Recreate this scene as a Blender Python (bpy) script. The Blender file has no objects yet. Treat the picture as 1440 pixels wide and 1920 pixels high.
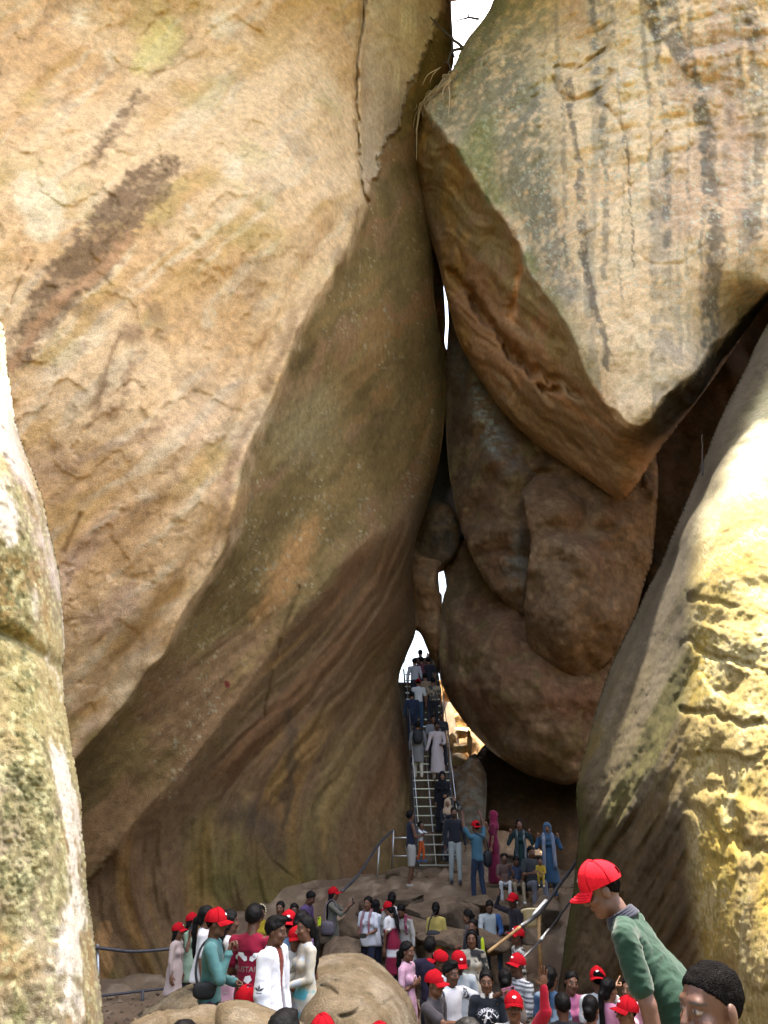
import bpy, bmesh, math, random, time
import numpy as np
from mathutils import Vector, Matrix

T0 = time.time()
SC = bpy.context.scene
COL = SC.collection

# ------------------------------------------------------------------ camera
FPX = 1440.0                      # focal length in photograph pixels
PITCH = math.radians(20.5)
CAMZ = 3.5
K = 1.27                          # the distances below are written in units of K metres
cam_data = bpy.data.cameras.new('camera')
cam_data.sensor_fit = 'VERTICAL'
cam_data.sensor_height = 36.0
cam_data.lens = 36.0 * FPX / 1920.0
cam_data.clip_start = 0.05
cam_data.clip_end = 2000
cam = bpy.data.objects.new('camera', cam_data)
cam.location = (0, 0, CAMZ)
cam.rotation_euler = (math.radians(90) + PITCH, 0, 0)
COL.objects.link(cam)
SC.camera = cam

# ------------------------------------------------------------------ light
SUN_DIR = Vector((0.20, 0.12, 0.97)).normalized()      # towards the sun
world = bpy.data.worlds.new('World')
SC.world = world
world.use_nodes = True
wn = world.node_tree
wn.nodes.clear()
wo = wn.nodes.new('ShaderNodeOutputWorld')
wb = wn.nodes.new('ShaderNodeBackground')
sky = wn.nodes.new('ShaderNodeTexSky')
sky.sky_type = 'NISHITA'
sky.sun_disc = False
sky.sun_elevation = math.asin(SUN_DIR.z)
sky.sun_rotation = math.atan2(SUN_DIR.x, SUN_DIR.y)
sky.dust_density = 6.0
sky.air_density = 1.0
sky.ozone_density = 1.0
wb.inputs['Strength'].default_value = 0.15
wn.links.new(sky.outputs[0], wb.inputs[0])
wn.links.new(wb.outputs[0], wo.inputs[0])
sun_data = bpy.data.lights.new('sun', 'SUN')
sun_data.energy = 5.0
sun_data.angle = math.radians(0.5)
sun_data.color = (1.0, 0.93, 0.80)
sun = bpy.data.objects.new('sun', sun_data)
sun.rotation_euler = SUN_DIR.to_track_quat('Z', 'Y').to_euler()
sun.location = (10, -10, 40)
COL.objects.link(sun)

SC.view_settings.view_transform = 'Standard'
SC.view_settings.look = 'None'
SC.view_settings.exposure = 2.75
SC.view_settings.gamma = 1.0
SC.view_settings.use_curve_mapping = False
SC.render.engine = 'CYCLES'
SC.cycles.use_denoising = True
SC.cycles.max_bounces = 8
SC.cycles.diffuse_bounces = 6
SC.cycles.glossy_bounces = 2
SC.cycles.caustics_reflective = False
SC.cycles.caustics_refractive = False

# ------------------------------------------------------------------ pixel -> place
CP, SP = math.cos(PITCH), math.sin(PITCH)

def ray(px, py):
    a = (np.asarray(px, float) - 720.0) / FPX
    b = (960.0 - np.asarray(py, float)) / FPX
    return a, CP - b * SP, SP + b * CP

def PT(px, py, D):
    """point seen at photo pixel (px,py) whose distance along the ground is D (times K metres)"""
    x, y, z = ray(px, py)
    t = np.asarray(D, float) * K / y
    return np.stack([x * t, y * t, CAMZ + z * t], -1)

def V(px, py, D):
    return Vector([float(c) for c in PT(px, py, D)])

def proj(p):
    """world point -> photo pixel"""
    x, y, z = p[0], p[1], p[2] - CAMZ
    fw = y * CP + z * SP
    up = -y * SP + z * CP
    return 720 + FPX * x / fw, 960 - FPX * up / fw

# ------------------------------------------------------------------ noise
_rng = np.random.RandomState(7)
_perm = _rng.permutation(4096)
_val = _rng.rand(4096) * 2 - 1

def vnoise(p):
    """value noise, p (...,3) -> [-1,1]"""
    p = np.asarray(p, np.float64)
    i = np.floor(p).astype(np.int64)
    f = p - i
    u = f * f * f * (f * (f * 6 - 15) + 10)
    def h(dx, dy, dz):
        a = _perm[(i[..., 0] + dx) & 4095]
        b = _perm[(a + i[..., 1] + dy) & 4095]
        return _val[(_perm[(b + i[..., 2] + dz) & 4095])]
    ux, uy, uz = u[..., 0], u[..., 1], u[..., 2]
    x00 = h(0, 0, 0) * (1 - ux) + h(1, 0, 0) * ux
    x10 = h(0, 1, 0) * (1 - ux) + h(1, 1, 0) * ux
    x01 = h(0, 0, 1) * (1 - ux) + h(1, 0, 1) * ux
    x11 = h(0, 1, 1) * (1 - ux) + h(1, 1, 1) * ux
    y0 = x00 * (1 - uy) + x10 * uy
    y1 = x01 * (1 - uy) + x11 * uy
    return y0 * (1 - uz) + y1 * uz

def fbm(p, octaves=4, gain=0.5, lac=2.03):
    p = np.asarray(p, np.float64)
    s, a, n = 0.0, 1.0, 0.0
    for k in range(octaves):
        s = s + a * vnoise(p + 17.3 * k)
        n += a
        a *= gain
        p = p * lac
    return s / n

def ridged(p, octaves=4):
    p = np.asarray(p, np.float64)
    s, a, n = 0.0, 1.0, 0.0
    for k in range(octaves):
        s = s + a * (1 - 2 * np.abs(vnoise(p + 9.1 * k)))
        n += a
        a *= 0.5
        p = p * 2.1
    return s / n

def sstep(a, b, x):
    t = np.clip((x - a) / (b - a), 0, 1)
    return t * t * (3 - 2 * t)

# ------------------------------------------------------------------ mesh helpers
def mesh_obj(name, verts, faces, mat, parent=None, col=None, smooth=True, tris=None):
    me = bpy.data.meshes.new(name)
    verts = np.asarray(verts, np.float32)
    faces = [np.asarray(f, np.int32) for f in ([faces] if isinstance(faces, np.ndarray) else faces)]
    faces = [f for f in faces if len(f)]
    nv = len(verts)
    me.vertices.add(nv)
    me.vertices.foreach_set('co', verts.ravel())
    loops = np.concatenate([f.ravel() for f in faces])
    sizes = np.concatenate([np.full(len(f), f.shape[1], np.int32) for f in faces])
    starts = np.concatenate([[0], np.cumsum(sizes)[:-1]]).astype(np.int32)
    me.loops.add(len(loops))
    me.loops.foreach_set('vertex_index', loops.astype(np.int32))
    me.polygons.add(len(sizes))
    me.polygons.foreach_set('loop_start', starts)
    me.polygons.foreach_set('loop_total', sizes)
    me.polygons.foreach_set('use_smooth', np.full(len(sizes), bool(smooth)))
    me.update(calc_edges=True)
    me.validate()
    if col is not None:
        at = me.color_attributes.new('Col', 'FLOAT_COLOR', 'POINT')
        c = np.ones((nv, 4), np.float32)
        c[:, :3] = np.clip(col, 0.0, 1)
        at.data.foreach_set('color', c.ravel())
    if mat is not None:
        me.materials.append(mat)
    o = bpy.data.objects.new(name, me)
    COL.objects.link(o)
    if parent is not None:
        o.parent = parent
    return o

def tag(o, label=None, cat=None, group=None, kind=None):
    if label: o['label'] = label
    if cat: o['category'] = cat
    if group: o['group'] = group
    if kind: o['kind'] = kind
    return o

def tube(pts, rad, n=8, cap=True):
    """swept tube: returns verts, quads"""
    pts = np.asarray(pts, float)
    m = len(pts)
    rad = np.broadcast_to(np.asarray(rad, float), (m,))
    t = np.gradient(pts, axis=0)
    t /= np.linalg.norm(t, axis=1)[:, None] + 1e-9
    ref = np.array([0, 0, 1.0]) if abs(t[0, 2]) < 0.9 else np.array([1.0, 0, 0])
    vs = []
    u = np.cross(ref, t[0]); u /= np.linalg.norm(u)
    for i in range(m):
        u = u - t[i] * np.dot(u, t[i]); u /= np.linalg.norm(u) + 1e-9
        w = np.cross(t[i], u)
        a = np.arange(n) * 2 * np.pi / n
        vs.append(pts[i] + rad[i] * (np.cos(a)[:, None] * u + np.sin(a)[:, None] * w))
    vs = np.concatenate(vs)
    q = []
    for i in range(m - 1):
        for k in range(n):
            q.append((i * n + k, i * n + (k + 1) % n, (i + 1) * n + (k + 1) % n, (i + 1) * n + k))
    if cap:
        c0, c1 = len(vs), len(vs) + 1
        vs = np.concatenate([vs, pts[:1], pts[-1:]])
        for k in range(n):
            q.append((c0, (k + 1) % n, k, c0))
            q.append((c1, (m - 1) * n + k, (m - 1) * n + (k + 1) % n, c1))
    quads = np.array([f for f in q if len(set(f)) == 4], np.int32).reshape(-1, 4)
    tr = np.array([f[:3] for f in q if len(set(f)) == 3], np.int32).reshape(-1, 3)
    return vs, quads, tr

def join(parts):
    """list of (verts, quads, tris) -> one"""
    V_, Q_, T_ = [], [], []
    n = 0
    for p in parts:
        v, q = p[0], p[1]
        t = p[2] if len(p) > 2 else np.zeros((0, 3), np.int32)
        V_.append(np.asarray(v, float)); Q_.append(np.asarray(q).reshape(-1, 4) + n); T_.append(np.asarray(t).reshape(-1, 3) + n)
        n += len(v)
    return np.concatenate(V_), np.concatenate(Q_), np.concatenate(T_)

def box(c, s, R=None):
    c = np.asarray(c, float); s = np.asarray(s, float) / 2
    v = np.array([[x, y, z] for x in (-1, 1) for y in (-1, 1) for z in (-1, 1)], float) * s
    if R is not None:
        v = v @ np.asarray(R).T
    q = np.array([(0, 1, 3, 2), (4, 6, 7, 5), (0, 4, 5, 1), (2, 3, 7, 6), (0, 2, 6, 4), (1, 5, 7, 3)])
    return v + c, q, np.zeros((0, 3), np.int32)

def part(name, geo, mat, parent, smooth=True, col=None):
    v, q, t = geo
    return mesh_obj(name, v, [q, t], mat, parent, col, smooth)

# ------------------------------------------------------------------ materials
MATS = {}
def _nt(m):
    m.use_nodes = True
    nt = m.node_tree
    return nt, nt.nodes, nt.links, nt.nodes['Principled BSDF']

def rock_material(name, fine=9.0, bump=0.5, var=0.35, dist=0.03, rough=0.9):
    m = bpy.data.materials.new(name)
    nt, N, L, bs = _nt(m)
    at = N.new('ShaderNodeVertexColor'); at.layer_name = 'Col'
    tc = N.new('ShaderNodeTexCoord')
    n1 = N.new('ShaderNodeTexNoise'); n1.inputs['Scale'].default_value = fine; n1.inputs['Detail'].default_value = 8; n1.inputs['Roughness'].default_value = 0.72
    n2 = N.new('ShaderNodeTexNoise'); n2.inputs['Scale'].default_value = fine * 7; n2.inputs['Detail'].default_value = 5; n2.inputs['Roughness'].default_value = 0.7
    L.new(tc.outputs['Object'], n1.inputs['Vector']); L.new(tc.outputs['Object'], n2.inputs['Vector'])
    add = N.new('ShaderNodeMath'); add.operation = 'ADD'
    L.new(n1.outputs['Fac'], add.inputs[0]); L.new(n2.outputs['Fac'], add.inputs[1])
    mr = N.new('ShaderNodeMapRange'); mr.inputs['From Min'].default_value = 0.72; mr.inputs['From Max'].default_value = 1.28
    mr.inputs['To Min'].default_value = 1 - var; mr.inputs['To Max'].default_value = 1 + var
    L.new(add.outputs[0], mr.inputs['Value'])
    mx = N.new('ShaderNodeMix'); mx.data_type = 'RGBA'; mx.blend_type = 'MULTIPLY'; mx.inputs['Factor'].default_value = 1
    L.new(at.outputs['Color'], mx.inputs['A']); L.new(mr.outputs[0], mx.inputs['B'])
    L.new(mx.outputs['Result'], bs.inputs['Base Color'])
    b = N.new('ShaderNodeBump'); b.inputs['Strength'].default_value = bump; b.inputs['Distance'].default_value = dist
    L.new(add.outputs[0], b.inputs['Height']); L.new(b.outputs[0], bs.inputs['Normal'])
    bs.inputs['Roughness'].default_value = rough
    bs.inputs['Specular IOR Level'].default_value = 0.15
    return m

def plain_material(name, color, rough=0.7, metal=0.0, spec=0.3, var=0.12, scale=30.0, bump=0.0):
    m = bpy.data.materials.new(name)
    nt, N, L, bs = _nt(m)
    tc = N.new('ShaderNodeTexCoord')
    n1 = N.new('ShaderNodeTexNoise'); n1.inputs['Scale'].default_value = scale; n1.inputs['Detail'].default_value = 4
    L.new(tc.outputs['Object'], n1.inputs['Vector'])
    mr = N.new('ShaderNodeMapRange'); mr.inputs['From Min'].default_value = 0.3; mr.inputs['From Max'].default_value = 0.7
    mr.inputs['To Min'].default_value = 1 - var; mr.inputs['To Max'].default_value = 1 + var
    L.new(n1.outputs['Fac'], mr.inputs['Value'])
    mx = N.new('ShaderNodeMix'); mx.data_type = 'RGBA'; mx.blend_type = 'MULTIPLY'; mx.inputs['Factor'].default_value = 1
    mx.inputs['A'].default_value = (*color, 1)
    L.new(mr.outputs[0], mx.inputs['B']); L.new(mx.outputs['Result'], bs.inputs['Base Color'])
    bs.inputs['Roughness'].default_value = rough
    bs.inputs['Metallic'].default_value = metal
    bs.inputs['Specular IOR Level'].default_value = spec
    if bump:
        b = N.new('ShaderNodeBump'); b.inputs['Strength'].default_value = bump; b.inputs['Distance'].default_value = 0.01
        L.new(n1.outputs['Fac'], b.inputs['Height']); L.new(b.outputs[0], bs.inputs['Normal'])
    return m

def attr_material(name, rough=0.7, spec=0.3, var=0.1, scale=40.0, bump=0.15, sheen=0.0):
    """base colour from the Col attribute with a little noise"""
    m = bpy.data.materials.new(name)
    nt, N, L, bs = _nt(m)
    at = N.new('ShaderNodeVertexColor'); at.layer_name = 'Col'
    tc = N.new('ShaderNodeTexCoord')
    n1 = N.new('ShaderNodeTexNoise'); n1.inputs['Scale'].default_value = scale; n1.inputs['Detail'].default_value = 4
    L.new(tc.outputs['Object'], n1.inputs['Vector'])
    mr = N.new('ShaderNodeMapRange'); mr.inputs['From Min'].default_value = 0.3; mr.inputs['From Max'].default_value = 0.7
    mr.inputs['To Min'].default_value = 1 - var; mr.inputs['To Max'].default_value = 1 + var
    L.new(n1.outputs['Fac'], mr.inputs['Value'])
    mx = N.new('ShaderNodeMix'); mx.data_type = 'RGBA'; mx.blend_type = 'MULTIPLY'; mx.inputs['Factor'].default_value = 1
    L.new(at.outputs['Color'], mx.inputs['A']); L.new(mr.outputs[0], mx.inputs['B'])
    L.new(mx.outputs['Result'], bs.inputs['Base Color'])
    bs.inputs['Roughness'].default_value = rough
    bs.inputs['Specular IOR Level'].default_value = spec
    if sheen: bs.inputs['Sheen Weight'].default_value = sheen
    if bump:
        b = N.new('ShaderNodeBump'); b.inputs['Strength'].default_value = bump; b.inputs['Distance'].default_value = 0.01
        L.new(n1.outputs['Fac'], b.inputs['Height']); L.new(b.outputs[0], bs.inputs['Normal'])
    return m

M_ROCK = rock_material('weathered_rock', 6.0, 0.8, 0.42, 0.05)
M_ROCKF = rock_material('rough_lichen_rock', 14.0, 0.8, 0.45, 0.03)
M_GROUND = rock_material('trodden_ground', 6.0, 0.5, 0.25, 0.02)
M_STEEL = plain_material('steel', (0.42, 0.42, 0.41), 0.35, 0.8, 0.5, 0.15, 20)
M_DARKSTEEL = plain_material('dark_painted_steel', (0.055, 0.055, 0.06), 0.5, 0.3, 0.4, 0.3, 15)
# ------------------------------------------------------------------ rocks
def tps_fit(c):
    c = np.asarray(c, float)
    X = c[:, :2] / 500.0
    n = len(X)
    d2 = ((X[:, None] - X[None]) ** 2).sum(-1)
    K = 0.5 * d2 * np.log(d2 + 1e-12)
    A = np.zeros((n + 3, n + 3))
    A[:n, :n] = K + np.eye(n) * 1e-3
    A[:n, n] = 1; A[:n, n + 1:] = X
    A[n, :n] = 1; A[n + 1:, :n] = X.T
    b = np.zeros(n + 3); b[:n] = c[:, 2]
    w = np.linalg.solve(A, b)
    def ev(px, py):
        Q = np.stack([np.ravel(px), np.ravel(py)], -1) / 500.0
        out = np.empty(len(Q))
        for s in range(0, len(Q), 40000):
            q = Q[s:s + 40000]
            d2 = ((q[:, None] - X[None]) ** 2).sum(-1)
            out[s:s + 40000] = (0.5 * d2 * np.log(d2 + 1e-12)) @ w[:n] + w[n] + q @ w[n + 1:]
        return out.reshape(np.shape(px))
    return ev

def smooth_poly(pts, closed=True, sub=8):
    P = np.asarray(pts, float)
    n = len(P)
    out = []
    rng = range(n) if closed else range(n - 1)
    for i in rng:
        if closed:
            a, b, c, d = P[i - 1], P[i], P[(i + 1) % n], P[(i + 2) % n]
        else:
            a, b, c, d = P[max(i - 1, 0)], P[i], P[i + 1], P[min(i + 2, n - 1)]
        for k in range(sub):
            t = k / sub
            out.append(0.5 * ((2 * b) + (-a + c) * t + (2 * a - 5 * b + 4 * c - d) * t * t + (-a + 3 * b - 3 * c + d) * t ** 3))
    if not closed:
        out.append(P[-1])
    return np.array(out)

def poly_dist(px, py, poly, closed=True, maxd=None):
    """distance to polyline and the nearest point (only looked for within maxd)"""
    sh = np.shape(px)
    Q = np.stack([np.ravel(px), np.ravel(py)], -1).astype(np.float32)
    A = poly if closed else poly[:-1]
    B = np.roll(poly, -1, 0) if closed else poly[1:]
    A = A.astype(np.float32); B = B.astype(np.float32)
    sel = None
    full = len(Q)
    if maxd is not None:
        lo = poly.min(0) - maxd; hi = poly.max(0) + maxd
        sel = np.nonzero((Q[:, 0] > lo[0]) & (Q[:, 0] < hi[0]) & (Q[:, 1] > lo[1]) & (Q[:, 1] < hi[1]))[0]
        Q = Q[sel]
    best = np.full(len(Q), 1e12, np.float32)
    near = np.zeros_like(Q)
    for a, b in zip(A, B):
        ab = b - a
        t = np.clip(((Q[:, 0] - a[0]) * ab[0] + (Q[:, 1] - a[1]) * ab[1]) / (ab @ ab + 1e-9), 0, 1)
        nx = a[0] + t * ab[0]; ny = a[1] + t * ab[1]
        d = (Q[:, 0] - nx) ** 2 + (Q[:, 1] - ny) ** 2
        m = d < best
        best[m] = d[m]; near[m, 0] = nx[m]; near[m, 1] = ny[m]
    best = np.sqrt(best)
    if sel is not None:
        o = np.full(full, 1e6, np.float32); o[sel] = best
        n = np.zeros((full, 2), np.float32); n[sel] = near
        best, near = o, n
    return best.reshape(sh).astype(float), near.reshape(sh + (2,)).astype(float)

class Coarse:
    """a function of the pixel sampled on a coarse grid and read back bilinearly"""
    def __init__(self, fn, x0, y0, x1, y1, st=8.0):
        self.x0, self.y0, self.st = x0, y0, st
        gx = np.arange(x0, x1 + 2 * st, st); gy = np.arange(y0, y1 + 2 * st, st)
        X, Y = np.meshgrid(gx, gy)
        self.f = fn(X.ravel(), Y.ravel()).reshape(X.shape)
    def __call__(self, px, py):
        u = np.clip((px - self.x0) / self.st, 0, self.f.shape[1] - 1.001); v = np.clip((py - self.y0) / self.st, 0, self.f.shape[0] - 1.001)
        i = u.astype(int); j = v.astype(int); a = u - i; b = v - j
        f = self.f
        return (f[j, i] * (1 - a) + f[j, i + 1] * a) * (1 - b) + (f[j + 1, i] * (1 - a) + f[j + 1, i + 1] * a) * b

def inside(px, py, poly):
    px = np.asarray(px, float); py = np.asarray(py, float)
    r = np.zeros(px.shape, bool)
    A = poly; B = np.roll(poly, -1, 0)
    lo = poly.min(0); hi = poly.max(0)
    sel = np.nonzero((px > lo[0]) & (px < hi[0]) & (py > lo[1]) & (py < hi[1]))
    x, y = px[sel], py[sel]
    rr = np.zeros(x.shape, bool)
    for (x0, y0), (x1, y1) in zip(A, B):
        c = ((y0 > y) != (y1 > y))
        xi = (x1 - x0) * (y - y0) / (y1 - y0 + 1e-12) + x0
        rr ^= c & (x < xi)
    r[sel] = rr
    return r

def inside_grid(gx, gy, poly):
    """point in polygon on a grid, row by row"""
    A = poly; B = np.roll(poly, -1, 0)
    out = np.zeros((len(gy), len(gx)), bool)
    for j, y in enumerate(gy):
        c = (A[:, 1] > y) != (B[:, 1] > y)
        if c.any():
            xi = np.sort(A[c, 0] + (B[c, 0] - A[c, 0]) * (y - A[c, 1]) / (B[c, 1] - A[c, 1]))
            out[j] = np.searchsorted(xi, gx) % 2 == 1
    return out

def line_mask(px, py, pts, w, soft=None, sub=4):
    soft = soft or w
    d, _ = poly_dist(px, py, smooth_poly(pts, False, sub), False, w + soft)
    return 1 - sstep(w - soft * 0.5, w + soft * 0.5, d)

def poly_mask(px, py, pts, soft=20):
    P = smooth_poly(pts, True, 3)
    out = np.zeros(np.shape(px))
    lo = P.min(0) - soft; hi = P.max(0) + soft
    sel = np.nonzero((px > lo[0]) & (px < hi[0]) & (py > lo[1]) & (py < hi[1]))[0]
    if len(sel) == 0:
        return out
    x, y = px[sel], py[sel]
    d, _ = poly_dist(x, y, P)
    out[sel] = sstep(-soft, soft, np.where(inside(x, y, P), d, -d))
    return out

def mixc(c, col, m):
    m = np.clip(m, 0, 1)[..., None]
    return c * (1 - m) + np.asarray(col, float) * m

def relief_rock(name, outline, ctrl, step, color, relief, rim=(40, 0.8), thick=4.0, jitter=0.0,
                mat=None, parent=None, sub=6, span=(-60, 1500)):
    """a boulder: its seen face as a dense relief, its sides running back, and a coarse far side"""
    poly = smooth_poly(outline, True, sub)
    if jitter:
        s = np.arange(len(poly))
        q = np.stack([poly[:, 0] * 0.02, poly[:, 1] * 0.02, np.zeros(len(poly))], -1)
        poly = poly + jitter * np.stack([fbm(q, 3), fbm(q + 50, 3)], -1)
    x0, y0 = poly.min(0) - step; x1, y1 = poly.max(0) + step
    def axis(lo, hi, f0, f1):
        """fine inside the frame, coarse outside it"""
        a = list(np.arange(max(lo, f0), min(hi, f1) + step, step))
        L = list(np.arange(lo, a[0] - 1e-6, step * 6)) if lo < f0 else []
        R = list(np.arange(a[-1] + step * 3, hi + step * 6, step * 6)) if hi > f1 else []
        return np.array(L + a + R)
    gx = axis(x0, x1, span[0], span[1]); gy = axis(y0, y1, -60, 1960)
    X, Y = np.meshgrid(gx, gy)
    cc = inside_grid((gx[:-1] + gx[1:]) / 2, (gy[:-1] + gy[1:]) / 2, poly)
    use = np.zeros(X.shape, bool)
    use[:-1, :-1] |= cc; use[1:, :-1] |= cc; use[:-1, 1:] |= cc; use[1:, 1:] |= cc
    # boundary verts snap to the outline
    cnt = np.zeros(X.shape, int)
    for a in (slice(None, -1), slice(1, None)):
        for b in (slice(None, -1), slice(1, None)):
            cnt[a, b] += cc
    bnd = use & (cnt < 4)
    bx, by = X[bnd], Y[bnd]
    _, nr = poly_dist(bx, by, poly)
    X[bnd] = nr[:, 0]; Y[bnd] = nr[:, 1]
    idx = -np.ones(X.shape, int)
    idx[use] = np.arange(use.sum())
    px, py = X[use], Y[use]
    dfield = Coarse(lambda a, b: poly_dist(a, b, poly)[0], x0, y0, x1, y1, max(step * 2, 6.0))
    d = np.minimum(dfield(px, py), 1e3)
    d[bnd[use]] = 0
    ev = tps_fit(ctrl)
    D = Coarse(ev, x0, y0, x1, y1, 10.0)(px, py)
    R, rd = rim
    t = np.clip(1 - d / R, 0, 1)
    D = D + rd * (1 - np.sqrt(np.maximum(1 - t * t, 0)))
    base = PT(px, py, D)
    D2 = D + relief(px, py, base / K, d)
    vs = PT(px, py, D2)
    q = np.stack([idx[:-1, :-1][cc], idx[1:, :-1][cc], idx[1:, 1:][cc], idx[:-1, 1:][cc]], -1)
    col = color(px, py, vs / K, d)
    nv = len(vs)
    # skirt: boundary edges extruded back
    e = np.concatenate([q[:, [0, 1]], q[:, [1, 2]], q[:, [2, 3]], q[:, [3, 0]]])
    key = np.sort(e, 1); kk = key[:, 0].astype(np.int64) * nv + key[:, 1]
    u, inv, c = np.unique(kk, return_inverse=True, return_counts=True)
    be = e[c[inv] == 1]
    bv = np.unique(be)
    cx, cy = px.mean(), py.mean()
    rings = [vs]; cols = [col]; quads = [q]
    prev = {int(v): int(v) for v in bv}
    off = nv
    ex = dfield(px[bv] + 3, py[bv]) - dfield(px[bv] - 3, py[bv]); ey = dfield(px[bv], py[bv] + 3) - dfield(px[bv], py[bv] - 3)
    # inward direction of the rim
    inw = np.where(inside(px[bv] + ex * 2, py[bv] + ey * 2, poly), 1.0, -1.0)
    nn = np.hypot(ex, ey) + 1e-6
    ex = ex / nn * inw; ey = ey / nn * inw
    for k, (f, sh) in enumerate(((0.06, 2.0), (0.4, 9.0), (1.0, 22.0))):
        b0 = PT(px[bv] + ex * sh, py[bv] + ey * sh, D2[bv] + thick * f)
        rings.append(b0); cols.append(col[bv])
        nxt = {int(v): off + i for i, v in enumerate(bv)}
        quads.append(np.array([(prev[int(a)], nxt[int(a)], nxt[int(b)], prev[int(b)]) for a, b in be], np.int64)[:, ::-1])
        prev = nxt
        off += len(bv)
    # coarse far side
    KB = 8
    ii, jj = np.arange(0, X.shape[0], KB), np.arange(0, X.shape[1], KB)
    Ub = use[np.ix_(ii, jj)]
    Ib = -np.ones(Ub.shape, int)
    src = idx[np.ix_(ii, jj)]
    ok = Ub[:-1, :-1] & Ub[1:, :-1] & Ub[1:, 1:] & Ub[:-1, 1:]
    Ib[Ub] = off + np.arange(Ub.sum())
    sb = src[Ub]
    bk = PT(px[sb], py[sb], D2[sb] + thick)
    rings.append(bk); cols.append(col[src[Ub]])
    quads.append(np.stack([Ib[:-1, :-1][ok], Ib[:-1, 1:][ok], Ib[1:, 1:][ok], Ib[1:, :-1][ok]], -1))
    o = mesh_obj(name, np.concatenate(rings), np.concatenate(quads), mat or M_ROCK, parent, np.concatenate(cols))
    return o

ROT = np.array([[0.36, 0.48, -0.8], [-0.8, 0.6, 0.0], [0.48, 0.64, 0.6]])
# rock palette (linear albedo)
TAN = np.array((0.52, 0.315, 0.15)); SAND = np.array((0.61, 0.41, 0.225)); PALE = np.array((0.62, 0.49, 0.32))
OCHRE = np.array((0.43, 0.26, 0.085)); RUST = np.array((0.33, 0.18, 0.09)); BROWN = np.array((0.16, 0.095, 0.05))
OLIVE = np.array((0.215, 0.165, 0.078)); MOSS = np.array((0.15, 0.16, 0.05)); UMBER = np.array((0.22, 0.15, 0.09))
GREY = np.array((0.26, 0.24, 0.20)); CHAR = np.array((0.075, 0.06, 0.045)); LICH = np.array((0.46, 0.46, 0.36))
YELL = np.array((0.50, 0.41, 0.14)); PINK = np.array((0.46, 0.29, 0.19))

def tri_noise(vs, s, o=4, off=0.0):
    return fbm(vs * s + off, o)

# ---- big leaning boulder on the left
crease1 = [(690, 360), (640, 480), (590, 570), (545, 660), (500, 770), (462, 850), (445, 960), (405, 1050), (350, 1150), (290, 1240), (200, 1340), (120, 1440)]
crease2 = [(835, 820), (790, 930), (700, 1010), (620, 1080), (560, 1150), (500, 1240), (430, 1350), (330, 1470), (220, 1590)]
C1 = smooth_poly(crease1, False, 8); C2 = smooth_poly(crease2, False, 8)

def _side(px, py, line):
    d, near = poly_dist(px, py, line, False)
    L4 = line[::4]
    j = np.argmin(((near[:, None, 0] - L4[None, :, 0]) ** 2 + (near[:, None, 1] - L4[None, :, 1]) ** 2), 1)
    tg = np.gradient(L4, axis=0)[j]
    rel = np.stack([px, py], -1) - near
    cr = tg[:, 0] * rel[:, 1] - tg[:, 1] * rel[:, 0]
    return np.where(cr < 0, d, -d)
_SIDES = {}
def side(px, py, line):
    """signed distance to an open polyline (positive to the lower right of one running down-left)"""
    k = id(line)
    if k not in _SIDES:
        _SIDES[k] = Coarse(lambda a, b: _side(a, b, line), -700, -600, 2200, 2350, 8.0)
    return _SIDES[k](px, py)

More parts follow.
